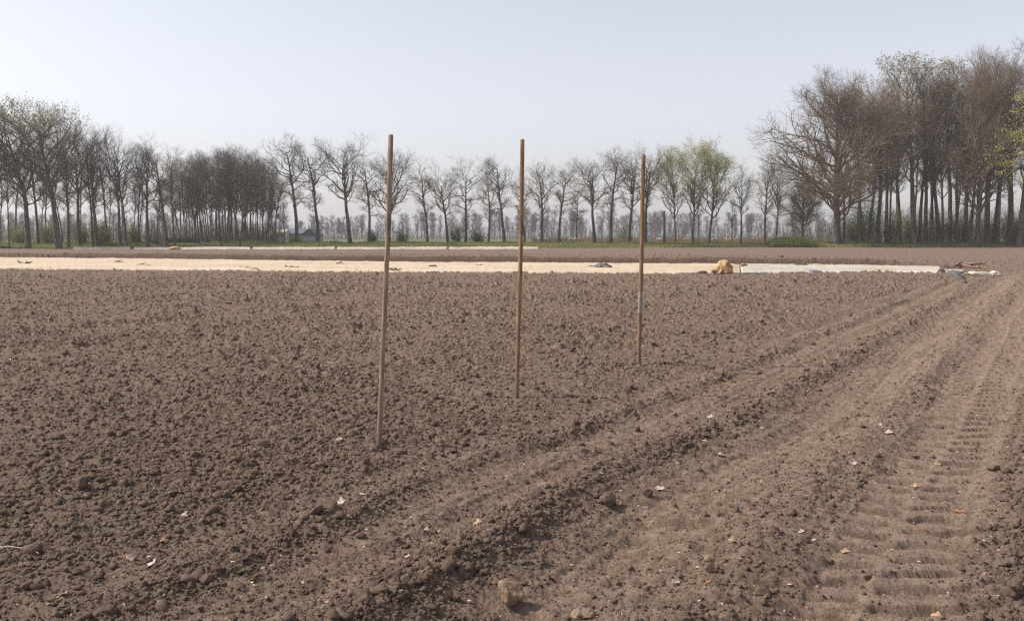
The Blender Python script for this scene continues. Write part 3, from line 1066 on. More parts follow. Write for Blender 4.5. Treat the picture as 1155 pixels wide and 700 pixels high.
def grass(name, label, px0, px1, y0, y1, n, h0, h1, mat, seed):
    rng = np.random.default_rng(seed)
    px = rng.uniform(px0, px1, n)
    w = rng.uniform(0, 1, n)
    X0 = (px - 577.5) / F_PX * 120
    e = np.interp(X0, EDGE_X, EDGE_Y)
    Y = e + y0 + (y1 - y0) * w + 0.5 * fbm(X0 * .3, w * 3, 5, 2)
    X = (px - 577.5) / F_PX * Y
    h = rng.uniform(h0, h1, n) * np.clip(.8 + fbm(X * .25, Y * .25, 9, 2), .3, 1.5)
    an = rng.uniform(0, 6.283, n)
    wd = rng.uniform(.02, .05, n)
    dx, dy = np.cos(an) * wd, np.sin(an) * wd
    lx, ly = rng.normal(0, .25, n) * h, rng.normal(0, .25, n) * h
    zb = verge_z(Y - np.interp(X, EDGE_X, EDGE_Y)) - .02
    V = np.stack([np.stack([X - dx, Y - dy, zb], 1), np.stack([X + dx, Y + dy, zb], 1), np.stack([X + lx, Y + ly, zb + h], 1)], 1).reshape(-1, 3)
    me = mesh_from(name, V, None, np.arange(3 * n).reshape(-1, 3), smooth=False)
    o = link(name, me, mat)
    tag(o, label, 'grass', kind='stuff')


grass('grass', 'strip of rough green grass along the far field edge', -80, 1240, 0.0, 9.0, 110000, .12, .45, M_grass, 41)
# far wood: one mass on the horizon


def far_wood():
    rng = np.random.default_rng(77)
    protos = []
    for k in range(5):
        sp = dict(WOOD, n1=18, n2=5, n3=3, n4=2, f0=.25, twig=.034)
        tr, cr, tips = tree_mesh(900 + k, 12.0, .2, sp)
        protos.append(cat([tr, cr]))
    parts = []
    for k in range(340):
        px = rng.uniform(-60, 960)
        Y = rng.uniform(340, 520)
        hgt = (Y / 380) * rng.uniform(.45, .88) * np.interp(px, [-60, 300, 460, 600, 760, 960], [1.0, .9, .95, 1.15, 1.05, .9])
        v, f = protos[rng.integers(0, 5)]
        a = rng.uniform(0, 6.28)
        c, s = math.cos(a), math.sin(a)
        q = v * hgt
        q = np.stack([q[:, 0] * c - q[:, 1] * s + (px - 577.5) / F_PX * Y, q[:, 0] * s + q[:, 1] * c + Y, q[:, 2]], 1)
        parts.append((q, f))
    me = mesh_from('distant_wood', *cat(parts))
    o = link('distant_wood', me, M_twigd)
    tag(o, 'hazy bare wood along the horizon', 'wood', kind='stuff')


far_wood()
brush('distant_undergrowth', 'hazy brushwood at the foot of the distant wood', [(-60, 960, 290, 420, 3500, 1.0)], 33, M_twigd, 'undergrowth', 1.5, 5.5, twigs=4, rad=.04)


# ------------------------------------------------------------------ sheds
def prism_shed(name, label, px0, px1, eave_py, apex_py, Y, depth, wall, roof, gable_front=True):
    a, b = at_y(px0, HORIZON, Y)[0], at_y(px1, HORIZON, Y)[0]
    ze, za = at_y(px0, eave_py, Y)[2], at_y(px0, apex_py, Y)[2]
    cx, hw = (a + b) / 2, (b - a) / 2
    root = empty(name, (cx, Y, 0))
    if gable_front:
        iw = hw * .88
        V = [(-iw, 0, 0), (iw, 0, 0), (iw, 0, ze), (0, 0, za - .15), (-iw, 0, ze), (-iw, depth, 0), (iw, depth, 0), (iw, depth, ze), (0, depth, za - .15), (-iw, depth, ze)]
        me = bpy.data.meshes.new('wall')
        me.from_pydata(V, [], [(0, 1, 2, 3, 4), (5, 9, 8, 7, 6), (0, 4, 9, 5), (1, 6, 7, 2)])
        link('wall', me, wall, root)
        t = .18
        V, Fq = [], []
        for s in (-1, 1):
            o = len(V)
            for yy in (-.4, depth + .4):
                V += [(s * hw, yy, ze - .12), (0, yy, za), (0, yy, za + t), (s * hw, yy, ze - .12 + t)]
            Fq += [tuple(o + q for q in fc) for fc in ((0, 1, 2, 3), (7, 6, 5, 4), (3, 2, 6, 7), (0, 4, 5, 1), (0, 3, 7, 4))]
        me = bpy.data.meshes.new('roof')
        me.from_pydata(V, [], Fq)
        link('roof', me, roof, root)
        # dark boarded gable
        me = bpy.data.meshes.new('gable')
        me.from_pydata([(-hw * .93, -.06, ze - .05), (hw * .93, -.06, ze - .05), (0, -.06, za - .05), (-hw * .93, -.02, ze - .05), (hw * .93, -.02, ze - .05), (0, -.02, za - .05)], [], [(0, 1, 2), (5, 4, 3), (0, 3, 4, 1)])
        link('gable', me, roof, root)
    else:
        V = [(-hw, 0, 0), (hw, 0, 0), (hw, 0, ze), (-hw, 0, ze), (-hw, depth, 0), (hw, depth, 0), (hw, depth, ze), (-hw, depth, ze), (-hw, depth / 2, za - .1), (hw, depth / 2, za - .1)]
        me = bpy.data.meshes.new('wall')
        me.from_pydata(V, [], [(0, 1, 2, 3), (5, 4, 7, 6), (4, 0, 3, 8, 7), (1, 5, 6, 9, 2)])
        link('wall', me, wall, root)
        w = hw + .3
        V = [(-w, -.3, ze - .1), (w, -.3, ze - .1), (w, depth / 2, za), (-w, depth / 2, za), (-w, depth + .3, ze - .1), (w, depth + .3, ze - .1)]
        V += [(x, y, z + .15) for x, y, z in V]
        me = bpy.data.meshes.new('roof')
        me.from_pydata(V, [], [(6, 7, 8, 9), (9, 8, 11, 10), (0, 3, 2, 1), (3, 4, 5, 2), (0, 1, 7, 6), (4, 10, 11, 5), (0, 6, 9, 3), (3, 9, 10, 4), (1, 2, 8, 7), (2, 5, 11, 8)])
        link('roof', me, roof, root)
    for k in (-.5, 0.1, .55):
        x = k * hw
        me = bpy.data.meshes.new('window')
        me.from_pydata([(x, -.03, 1.0), (x + .7, -.03, 1.0), (x + .7, -.03, 1.9), (x, -.03, 1.9)], [], [(0, 1, 2, 3)])
        link('window', me, M_glass, root)
    tag(root, label, 'shed')


M_wallw = noise_mat('pale_wall', (.17, .18, .20), (.24, .25, .27), 1.5)
M_wallc = noise_mat('cream_wall', (.48, .42, .32), (.58, .52, .42), 1.5)
M_roofd = noise_mat('dark_blue_roof', (.022, .028, .048), (.045, .055, .085), 2.0, rough=.6)
M_roofp = noise_mat('pale_blue_roof', (.11, .125, .15), (.16, .175, .20), 1.0, rough=.6)
M_glass = noise_mat('shed_glass', (.05, .06, .07), (.10, .11, .12), 1.0, rough=.2)
prism_shed('shed', 'small pale shed with a dark blue gabled roof behind the open row', 338.5, 359, 265.3, 258.6, 235, 7, M_wallw, M_roofd)
prism_shed('shed', 'long pale blue roofed shed left of the dark gabled one', 318, 346, 263.3, 258.3, 250, 9, M_wallw, M_roofp, gable_front=False)
prism_shed('shed', 'small cream shed glimpsed at the right rim of the dense wood', 309, 321, 261.6, 259.8, 245, 5, M_wallc, M_wallc, gable_front=False)

# ------------------------------------------------------------------ sheep
M_wool = noise_mat('wool', (.62, .58, .50), (.80, .77, .70), 6)
M_sface = noise_mat('sheep_skin', (.30, .26, .22), (.42, .37, .32), 5)


def skin_mesh(name, verts, edges, radii):
    me = bpy.data.meshes.new(name)
    me.from_pydata(verts, edges, [])
    o = bpy.data.objects.new(name, me)
    COL.objects.link(o)
    m = o.modifiers.new('s', 'SKIN')
    for sv_, r in zip(me.skin_vertices[0].data, radii):
        sv_.radius = (r, r)
    me.skin_vertices[0].data[0].use_root = True
    o.modifiers.new('d', 'SUBSURF').levels = 1
    dg = bpy.context.evaluated_depsgraph_get()
    me2 = bpy.data.meshes.new_from_object(o.evaluated_get(dg))
    bpy.data.objects.remove(o)
    me2.name = name
    for p in me2.polygons:
        p.use_smooth = True
    return me2


def sheep_meshes(graze):
    hz = .35 if graze else .98
    hx = .78 if graze else .80
    V = [(0, 0, .68), (.32, 0, .69), (-.32, 0, .69), (-.50, 0, .66), (.50, 0, .72), (.62, 0, .70 if graze else .88), (hx, 0, hz), (hx + .16, 0, hz - .07),
         (.34, .13, .45), (.34, .13, .22), (.35, .13, .0), (.34, -.13, .45), (.32, -.13, .22), (.33, -.13, .0),
         (-.38, .13, .45), (-.44, .13, .24), (-.40, .13, .0), (-.38, -.13, .45), (-.42, -.13, .24), (-.38, -.13, .0), (-.58, 0, .50)]
    E = [(0, 1), (0, 2), (2, 3), (1, 4), (4, 5), (5, 6), (6, 7), (1, 8), (8, 9), (9, 10), (1, 11), (11, 12), (12, 13), (2, 14), (14, 15), (15, 16), (2, 17), (17, 18), (18, 19), (3, 20)]
    Rr = [.28, .27, .28, .19, .20, .13, .10, .06, .09, .045, .04, .09, .045, .04, .11, .05, .04, .11, .05, .04, .04]
    return skin_mesh('sheep', V, E, Rr)


SH = [sheep_meshes(True), sheep_meshes(False)]
for px, Y, rz, k, lb in (
        (609, 200, .2, 0, 'white sheep grazing just right of the middle pole, left of a pair'),
        (615, 204, 3.0, 1, 'white sheep just right of the middle pole, right of a pair'),
        (644, 210, .4, 0, 'distant white sheep beside the shortest bare tree, left of a pair'),
        (651, 207, 2.8, 0, 'distant white sheep beside the shortest bare tree, right of a pair'),
        (742, 190, .1, 1, 'lone white sheep between right pole and topped trunk'),
        (775, 192, 2.9, 0, 'white sheep grazing left of the broad budding tree'),
        (806, 178, .3, 0, 'white sheep in the gap right of the broad budding tree'),
        (822, 180, 3.3, 1, 'white sheep left of the thin crooked trunk'),
        (830, 182, .6, 0, 'white sheep right of the thin crooked trunk'),
        (852, 190, 3.1, 0, 'white sheep near the left tip of the right wood')):
    c = at_y(px, HORIZON, Y)
    o = link('sheep', SH[k], M_wool, None, (c[0], Y, 0.02))
    o.rotation_euler = (0, 0, rz)
    tag(o, lb, 'sheep', 'white sheep grazing in the meadow')


# ------------------------------------------------------------------ fleece strips
def fleece_mat(name, a, b, c=None, dirt=.5):
    m = noise_mat(name, a, b, 0.5, rough=.75, stretch=(.35, 1.4, 1), c3=c)
    t = m.node_tree                                   # soil blown and trodden onto the cloth
    bs = t.nodes['Principled BSDF']
    src = bs.inputs['Base Color'].links[0].from_socket
    tc = t.nodes.new('ShaderNodeTexCoord')
    nz = t.nodes.new('ShaderNodeTexNoise')
    nz.inputs['Scale'].default_value = 1.1
    nz.inputs['Detail'].default_value = 9
    nz.inputs['Roughness'].default_value = .72
    t.links.new(tc.outputs['Object'], nz.inputs['Vector'])
    mr = t.nodes.new('ShaderNodeMapRange')
    mr.inputs['From Min'].default_value = .50
    mr.inputs['From Max'].default_value = .74
    mr.inputs['To Max'].default_value = dirt
    t.links.new(nz.outputs['Fac'], mr.inputs['Value'])
    mx = t.nodes.new('ShaderNodeMixRGB')
    mx.inputs[2].default_value = (.24, .17, .125, 1)
    t.links.new(mr.outputs[0], mx.inputs[0])
    t.links.new(src, mx.inputs[1])
    t.links.new(mx.outputs[0], bs.inputs['Base Color'])
    return m


M_fleece_o = fleece_mat('cream_fleece', (.50, .385, .26), (.60, .50, .375), (.56, .445, .315))
M_fleece_w = fleece_mat('white_fleece', (.43, .375, .30), (.55, .50, .42), dirt=.75)


def ribbon(name, label, near, far, mat, nx=500, ny=26, seed=3, lift=.02, wr=.035, group=None, taper=.01):
    near, far = np.array(near), np.array(far)
    tn = np.linspace(0, 1, len(near))
    u = np.linspace(0, 1, nx)
    N = np.stack([np.interp(u, tn, near[:, 0]), np.interp(u, tn, near[:, 1])], 1)
    Fr = np.stack([np.interp(u, tn, far[:, 0]), np.interp(u, tn, far[:, 1])], 1)
    w = np.linspace(0, 1, ny)[:, None, None]
    en = .35 * fbm(u * nx / 28.0, u * 0 + 1.5, seed, 4)[None, :, None] * np.array([0, 1.0])
    P = (N[None] + en) * (1 - w) + (Fr[None] + .6 * en) * w
    X, Y = P[..., 0].ravel(), P[..., 1].ravel()
    gzz = 0.05 * fbm(X * 0.25, Y * 0.25, 3, 2)
    yf = np.interp(X, SFX, SFY)
    wv = np.repeat(np.linspace(0, 1, ny), nx)
    uv = np.tile(u, ny)
    body = sstep(0, .14, wv) * (1 - sstep(.93, 1, wv)) * sstep(0, taper, uv) * (1 - sstep(1 - taper, 1, uv))
    Z = gzz + .012 + body * (lift + .03 + wr * np.abs(fbm(X * .5, Y * 1.6, seed, 3)) + 1.3 * wr * np.abs(fbm(X * 2.6, Y * .5, seed + 9, 3)) + wr * .8 * np.maximum(0, fbm(X * .9 + Y * .8, Y * .2, seed + 4, 2)))
    V = np.stack([X, Y, Z], 1)
    i = np.arange(ny - 1)[:, None]
    j = np.arange(nx - 1)[None]
    F = np.stack([i * nx + j, i * nx + j + 1, (i + 1) * nx + j + 1, (i + 1) * nx + j], -1).reshape(-1, 4)
    # rim turned down to the soil, so the sheet is a closed body on the ground
    nV = len(V)
    rim = np.concatenate([np.arange(nx), (np.arange(1, ny) * nx + nx - 1), ((ny - 1) * nx + np.arange(nx - 2, -1, -1)), (np.arange(ny - 2, 0, -1) * nx)])
    B = V[rim].copy()
    B[:, 2] = -.06
    k = len(rim)
    q = np.arange(k)
    F2 = np.stack([rim[q], nV + q, nV + (q + 1) % k, rim[(q + 1) % k]], 1)
    me = mesh_from(name, np.vstack([V, B]), np.vstack([F, F2]))
    o = link(name, me, mat)
    tag(o, label, 'ground cover', group)
    return o


def part_of(lst, px0, px1):
    """points of a strip edge between two pixel columns"""
    A = np.array(lst)
    cols = np.array([-140, 0, 150, 300, 450, 620, 800, 900, 1000, 1050, 1062.0])
    us = np.linspace(px0, px1, 14)
    return np.stack([np.interp(us, cols, A[:, 0]), np.interp(us, cols, A[:, 1])], 1)


ribbon('fleece_sheet', 'long cream orange crop fleece laid across the field', part_of(STRIP_NEAR, -140, 835), part_of(STRIP_FAR, -140, 835), M_fleece_o, nx=1300)
ribbon('fleece_sheet', 'white crop fleece continuing the cream one to the right', part_of(STRIP_NEAR, 835.4, 1062), part_of(STRIP_FAR, 835.4, 1062), M_fleece_w, nx=400, seed=5)
G_FS = 'white strips of crop fleece along the far field edge'
for i, (a, b, lb) in enumerate(((82, 147, 'short narrow white fleece strip at the far field edge on the left'),
                                (151, 283, 'narrow white fleece strip below the dense left wood'),
                                (285, 378, 'narrow white fleece strip in front of the sheds'),
                                (380, 505, 'narrow white fleece strip crossing behind the leftmost pole'),
                                (507, 608, 'narrow white fleece strip ending just right of the middle pole'))):
    us = np.linspace(a, b, 8)
    ribbon('fleece_sheet', lb, [ground(p, 281.0)[:2] for p in us], [ground(p, 279.9)[:2] for p in us], M_fleece_w, nx=160, ny=10, seed=20 + i, wr=.09, group=G_FS, lift=.07)


# ------------------------------------------------------------------ things lying on and by the fleece
def crumple(name, label, catg, px, py, w_px, h_px, mat, seed, depth=.8, base=ICO4, fold=.5, group=None, rz=0.0, lift=0.0, radial=False):
    g = ground(px, py)
    sc = g[1] / F_PX
    W, Hh = w_px * sc / 2, h_px * sc
    v, f = base
    v = v.copy()
    rid = 1 - 2 * np.abs(n3(v, 2.0, seed))
    rid2 = 1 - 2 * np.abs(n3(v, 4.3, seed + 3))
    if radial:
        th = np.arctan2(v[:, 1], v[:, 0])
        dn = np.clip(1 - v[:, 2], 0, 1.2)
        fo = np.abs(np.sin(th * 4.5 + 1.6 * v[:, 2] + 2.5 * n3(v, 1.2, seed)))
        v[:, :2] *= (1 + .32 * dn * (fo - .55))[:, None]
        v[:, 0] -= .35 * np.maximum(0, -v[:, 0]) * dn
        v[:, 2] += .22 * np.sin(v[:, 0] * 2.2 + .6) + .10 * rid * dn
    v *= (0.85 + fold * .30 * rid + fold * .14 * rid2 + .25 * n3(v, 1.1, seed + 7))[:, None]
    v[:, 2] = np.where(v[:, 2] < -.25, -.25 + (v[:, 2] + .25) * .1, v[:, 2])
    zmin = v[:, 2].min()
    v[:, 2] -= zmin
    v *= np.array([W / np.abs(v[:, 0]).max(), W * depth / np.abs(v[:, 1]).max(), Hh / v[:, 2].max()])
    me = mesh_from(name, v, None, f)
    o = link(name, me, mat, None, (g[0], g[1] + W * depth * .5, gz(g[0], g[1] + W * depth * .5) * .5 + .0 + lift))
    o.rotation_euler = (0, 0, rz)
    tag(o, label, catg, group)
    return o


M_tarp = noise_mat('tan_tarp', (.30, .165, .07), (.60, .41, .22), 4.0, rough=.6, bump=.5, bscale=14)
M_grey = noise_mat('grey_plastic', (.075, .07, .065), (.15, .14, .125), 5)
M_rag = noise_mat('grey_rag', (.13, .13, .10), (.30, .29, .25), 6, bump=.6, bscale=30)
M_stick = noise_mat('dead_wood', (.07, .05, .035), (.16, .12, .085), 12, stretch=(1, 1, .2))
M_red = noise_mat('red_brown_wood', (.23, .135, .105), (.34, .215, .17), 9)
M_bund = noise_mat('bundled_fleece', (.55, .46, .34), (.80, .74, .64), 4, bump=.6, bscale=12)
M_blue = noise_mat('blue_grey_plastic', (.17, .19, .22), (.28, .30, .33), 4)

crumple('tarp_heap', 'crumpled tan tarpaulin heap on the fleece right of the right pole', 'tarpaulin', 816, 307.6, 28, 16, M_tarp, 5, fold=.65, radial=True)
crumple('weight_bag', 'flat dark grey bag lying left of the tan tarpaulin heap', 'bag', 793, 308, 15, 4.2, M_grey, 6, depth=.4, fold=.3, base=ICO3)
crumple('clod', 'dark soil clod lying on the fleece right of the tan heap', 'clod', 840, 302.4, 9, 3.6, M_stick, 7, depth=.6, base=ICO3, lift=.08)
crumple('rag_pile', 'grey green rag pile on the fleece left of the right pole', 'rags', 679, 303.6, 24, 6.5, M_rag, 8, depth=.5, fold=.9, lift=.06)
crumple('weight_bag', 'dark flat bag on the far edge of the white fleece', 'bag', 904, 301.6, 15, 2.4, M_grey, 9, depth=.4, fold=.3, base=ICO3, lift=.12)
crumple('weight_bag', 'blue grey plastic bag on the near edge of the white fleece', 'bag', 919, 306.8, 16, 2.6, M_blue, 10, depth=.4, fold=.3, base=ICO3, lift=.03)
crumple('stone', 'dark round stone weighting the white fleece near its right end', 'stone', 1062, 307, 8, 5.5, M_grey, 11, depth=.8, fold=.3, base=ICO3)
ribbon('plastic_sheet', 'dark grey plastic tongue on the soil below the right end of fleece', [ground(*q)[:2] for q in ((1063, 308.5), (1074, 313), (1085, 317.2))], [ground(*q)[:2] for q in ((1071, 307.2), (1081, 311.0), (1088, 316.4))], M_grey, nx=60, ny=16, seed=44, wr=.16, lift=.04, taper=.4)
crumple('fleece_bundle', 'bunched white fleece end on the soil, rightmost of the cover', 'ground cover', 1124, 310.2, 16, 5.5, M_bund, 13, depth=.7, fold=.9)
crumple('fleece_bundle', 'bunched cream fleece fold just left of the rightmost fleece end', 'ground cover', 1104, 310.4, 30, 5.2, M_bund, 14, depth=.6, fold=.9)
crumple('fleece_bundle', 'twisted white fleece roll right of the dark stone', 'ground cover', 1078, 306.6, 34, 3.6, M_fleece_w, 15, depth=.5, fold=.7)
crumple('tarp_heap', 'small tan tarpaulin heap at the far field edge below the hedge', 'tarpaulin', 197, 281.2, 13, 4.0, M_tarp, 16, fold=.7, base=ICO3)
crumple('soil_lump', 'small dark lump on the bank above the white fleece', 'clod', 882, 297.2, 4, 3.0, M_stick, 17, base=ICO3, lift=.2)


def stick(label, p0, p1, r, mat, seed, name='stick', group=None, bends=5, h=0.0, wander=.05):
    a, b = ground(*p0), ground(*p1)
    rng = np.random.default_rng(seed)
    u = np.linspace(0, 1, bends + 1)[:, None]
    P = a * (1 - u) + b * u
    L = np.linalg.norm(b - a)
    P[1:-1] += rng.normal(0, min(L, 1.2) * wander, (bends - 1, 3)) * np.array([1, 1, .3])
    z = np.minimum(height(P[:, 0], P[:, 1]), .12)
    P[:, 2] = np.maximum(P[:, 2], 0) + z + r + h
    o0 = P[0].copy()
    v, f = tubes((P - o0)[None], np.linspace(r, r * .5, bends + 1)[None], 6)
    # side twig
    q = (P - o0)[bends // 2]
    tw = np.stack([q, q + (P[-1] - P[0]) * .1 + np.array([.04, .05, .05 * min(L, 1.0)]), q + (P[-1] - P[0]) * .17 + np.array([.10, .1 * min(L, 1.0), .08 * min(L, 1.0)])])
    v, f = cat([(v, f), tubes(tw[None], np.array([[r * .5, r * .4, r * .2]]), 5)])
    o = link(name, mesh_from(name, v, f), mat, None, o0)
    tag(o, label, 'stick', group)
    return o


G_ST = 'dark sticks lying on the cream fleece'
stick('crooked dark stick on the cream fleece below the dense wood, longest', (271, 302.5), (292, 305.0), .035, M_stick, 1, group=G_ST, h=.1, wander=.09)
stick('short dark stick on the near fleece edge left of the leftmost pole', (322, 302.6), (337, 303.2), .04, M_stick, 2, group=G_ST, h=.1)
stick('small dark stick on the fleece in front of the leftmost thick trunks', (20, 297), (27, 298.6), .04, M_stick, 3, group=G_ST, h=.1)
stick('dark twig on the fleece right of the leftmost one, second from the left', (30, 299), (35, 297.6), .05, M_stick, 4, group=G_ST, h=.1)
stick('thin dark stick on the fleece below the twin trunks', (130, 296.5), (138, 297), .04, M_stick, 5, group=G_ST, h=.1)
stick('thin dark stick at the near fleece edge below the sunlit pair', (152, 300.5), (170, 300.6), .03, M_stick, 6, group=G_ST, h=.1)
stick('short dark stick at the far fleece edge left of the leftmost pole', (380, 299), (388, 299.4), .04, M_stick, 7, group=G_ST, h=.1)
stick('short dark stick on the fleece just right of the leftmost pole', (484, 302.6), (493, 302.9), .05, M_stick, 8, group=G_ST, h=.1)
stick('small dark scrap on the fleece midway between leftmost and middle poles', (538, 301), (544, 301.4), .035, M_stick, 9, group=G_ST, h=.1)
stick('long dark stick poking out right of the grey rag pile', (664, 302.4), (698, 304.4), .03, M_stick, 10, group=G_ST, h=.1, wander=.02)
stick('dark wood scrap at the near fleece edge beside the leftmost pole', (438, 305.3), (452, 306.2), .05, M_stick, 11, group=G_ST, h=.1)
stick('thin dark stick on the white fleece left of the green weeds', (935, 300.8), (950, 301.8), .03, M_stick, 12, group=G_ST, h=.1)
G_RS = 'red brown sticks piled behind the fleece end'
for k, (p0, p1, lb) in enumerate((((1081, 300.2), (1106, 298.8), 'longest red brown stick, topmost of the pile behind the fleece end'),
                                  ((1086, 301.6), (1113, 302.6), 'red brown stick nearest the bunched fleece in the pile'),
                                  ((1090, 297.8), (1104, 302.4), 'red brown stick crossing the pile slantwise down to the right'),
                                  ((1096, 302.0), (1111, 298.4), 'red brown stick crossing the pile slantwise up to the right'),
                                  ((1079, 302.5), (1085, 297.5), 'short red brown stick at the left end of the pile'))):
    stick(lb, p0, p1, .055, M_red, 30 + k, group=G_RS, h=.015 + .03 * k, wander=.02)
G_BP = 'dark branches dumped at the far left field edge'
for k, (p0, p1, lb) in enumerate((((2, 280.6), (14, 280.2), 'dark branch at the far left field edge, outermost'),
                                  ((8, 280.0), (24, 280.7), 'dark branch at the far left field edge, innermost'))):
    stick(lb, p0, p1, .14, M_stick, 50 + k, group=G_BP, h=.05)
stick('pale dry stalk lying on the soil at the lower left edge', (-4, 617), (44, 625), .004, noise_mat('pale_straw', (.36, .30, .22), (.5, .43, .33), 20), 60, name='stalk', bends=6, h=.012, wander=.02)


# ------------------------------------------------------------------ poles
def pole(label, base, top, dia, mat, seed, band=None):
    g = ground(*base)
    Y = g[1]
    tp = at_y(top[0], top[1], Y)
    rng = np.random.default_rng(seed)
    root = empty('wooden_pole', (g[0], Y, gz(g[0], Y)))
    o0 = np.array([g[0], Y, gz(g[0], Y)])
    n = 22
    u = np.linspace(-.06, 1, n)[:, None]
    P = o0 * (1 - u) + tp * u
    L = np.linalg.norm(tp - o0)
    ax = np.array([1.0, 0, 0])
    P = P + ax * (math.sin(seed) * .006 * np.sin(u * math.pi)) + ax * .0018 * np.sin(u * 9 + seed)
    rr = (dia / 2) * (1 + .03 * np.sin(u[:, 0] * 14 + seed) - .06 * u[:, 0])
    d = norm((P[-1] - P[-2])[None])[0]
    P = np.vstack([P, P[-1] + d * .006, P[-1] + d * .010])
    rr = np.append(rr, [rr[-1] * .82, rr[-1] * .02])
    v, f = tubes((P - o0)[None], rr[None], 20)
    v = v + rng.normal(0, .0005, v.shape)
    link('shaft', mesh_from('shaft', v, f), mat, root)
    if band is not None:
        f0, f1 = band
        uu = np.linspace(f0, f1, 6)[:, None]
        Pb = o0 * (1 - uu) + tp * uu + ax * (math.sin(seed) * .006 * np.sin(uu * math.pi)) + ax * .0018 * np.sin(uu * 9 + seed)
        rb = (dia / 2) * (1 + .03 * np.sin(uu[:, 0] * 14 + seed) - .06 * uu[:, 0]) + .0015
        link('tape', mesh_from('tape', *tubes((Pb - o0)[None], rb[None], 20)), M_tape, root)
    tag(root, label, 'pole', 'wooden poles standing in a line in the soil')


def pole_mat(name, a, b, c):
    m = noise_mat(name, a, b, 9.0, rough=.7, stretch=(6, 6, .5), c3=c, bump=.5, bscale=22)
    t = m.node_tree                                   # dried mud on the foot, dark knots higher up
    bs = t.nodes['Principled BSDF']
    src = bs.inputs['Base Color'].links[0].from_socket
    tc = t.nodes.new('ShaderNodeTexCoord')
    sx = t.nodes.new('ShaderNodeSeparateXYZ')
    t.links.new(tc.outputs['Object'], sx.inputs[0])
    nz = t.nodes.new('ShaderNodeTexNoise')
    nz.inputs['Scale'].default_value = 11
    nz.inputs['Detail'].default_value = 5
    t.links.new(tc.outputs['Object'], nz.inputs['Vector'])
    ad = t.nodes.new('ShaderNodeMath')
    ad.operation = 'MULTIPLY_ADD'
    ad.inputs[1].default_value = -.55
    t.links.new(nz.outputs['Fac'], ad.inputs[0])
    t.links.new(sx.outputs['Z'], ad.inputs[2])
    mr = t.nodes.new('ShaderNodeMapRange')
    mr.inputs['From Min'].default_value = .02
    mr.inputs['From Max'].default_value = -.16
    mr.inputs['To Max'].default_value = .8
    t.links.new(ad.outputs[0], mr.inputs['Value'])
    mx = t.nodes.new('ShaderNodeMixRGB')
    mx.inputs[2].default_value = (.19, .14, .105, 1)
    t.links.new(mr.outputs[0], mx.inputs[0])
    t.links.new(src, mx.inputs[1])
    n2 = t.nodes.new('ShaderNodeTexNoise')
    n2.inputs['Scale'].default_value = 5.5
    t.links.new(tc.outputs['Object'], n2.inputs['Vector'])
    m2 = t.nodes.new('ShaderNodeMapRange')
    m2.inputs['From Min'].default_value = .60
    m2.inputs['From Max'].default_value = .70
    m2.inputs['To Max'].default_value = .45
    t.links.new(n2.outputs['Fac'], m2.inputs['Value'])
    m3 = t.nodes.new('ShaderNodeMixRGB')
    m3.inputs[2].default_value = (.085, .055, .035, 1)
    t.links.new(m2.outputs[0], m3.inputs[0])
    t.links.new(mx.outputs[0], m3.inputs[1])
    t.links.new(m3.outputs[0], bs.inputs['Base Color'])
    return m


M_tape = noise_mat('grey_worn_wood', (.24, .21, .18), (.36, .32, .28), 14)
pole('weathered grey brown wooden pole leaning right, leftmost and nearest', (427, 503), (441, 153), .036, pole_mat('grey_pole_wood', (.21, .155, .11), (.40, .31, .23), (.30, .225, .16)), 1)
pole('warm brown wooden pole with a worn grey tip, middle of three', (582.5, 447), (589.5, 158), .041, pole_mat('brown_pole_wood', (.19, .115, .065), (.37, .25, .155), (.28, .175, .10)), 2)
pole('shortest looking brown wooden pole with a grey worn band, rightmost', (720.5, 410), (726, 175), .050, pole_mat('red_pole_wood', (.17, .105, .065), (.34, .225, .14), (.25, .155, .095)), 3, band=(.26, .36))

# ------------------------------------------------------------------ stones, leaves, scraps near the viewer
M_stone = noise_mat('dusty_stone', (.18, .125, .085), (.31, .225, .155), 22, bump=.7, bscale=60)


def stone(label, px, py, w_px, h_px, seed, mat=None, name='stone', depth=.85, group=None):
    g = hit(px, py) if py > 320 else ground(px, py)
    sc = math.hypot(g[1], CAM_H) / F_PX
    v, f = lump(ICO4, seed, .45, 9)
    W, Hh = w_px * sc / 2, h_px * sc
    v = v * np.array([W / np.abs(v[:, 0]).max(), W * depth / np.abs(v[:, 1]).max(), Hh * .62 / np.abs(v[:, 2]).max()])
    y = g[1] + W * depth * .6
    zz = height(np.array([g[0] - W * .5, g[0], g[0] + W * .5]), np.array([y, y - W * .5, y])).min()
    o = link(name, mesh_from(name, v, None, f), mat or M_stone, None, (g[0], y, zz + Hh * .45))
    tag(o, label, 'stone', group)


stone('large angular dusty stone lying alone at the bottom centre', 578, 682, 32, 27, 14)
stone('rounded clod of soil on the dark ridge right of centre', 686, 571, 19, 17, 24, M_clod, 'clod', depth=1.1)
stone('upright oval pale stone beside the tyre track', 800, 645, 15, 20, 5)
stone('flat dusty stone cut by the bottom edge, right of the large stone', 657, 698, 30, 12, 6)
stone('dusty clod at the bottom edge between flat stone and tyre track', 770, 697, 22, 14, 7, M_clod, 'clod')
stone('pale rounded clod at the lower right corner', 1148, 664, 18, 14, 8, M_clod, 'clod')
stone('broad flat clod left of the middle of the seedbed', 294, 505, 18, 10, 9, M_clod, 'clod')
stone('dark clod of soil at the lower left, above the stalk', 88, 556, 22, 18, 10, M_clod, 'clod')
stone('rough clod just right of the nearest pole foot', 446, 514, 18, 9, 11, M_clod, 'clod')
stone('small dark clod on the ridge beside the pale leaf pair', 731, 560, 14, 11, 12, M_clod, 'clod')

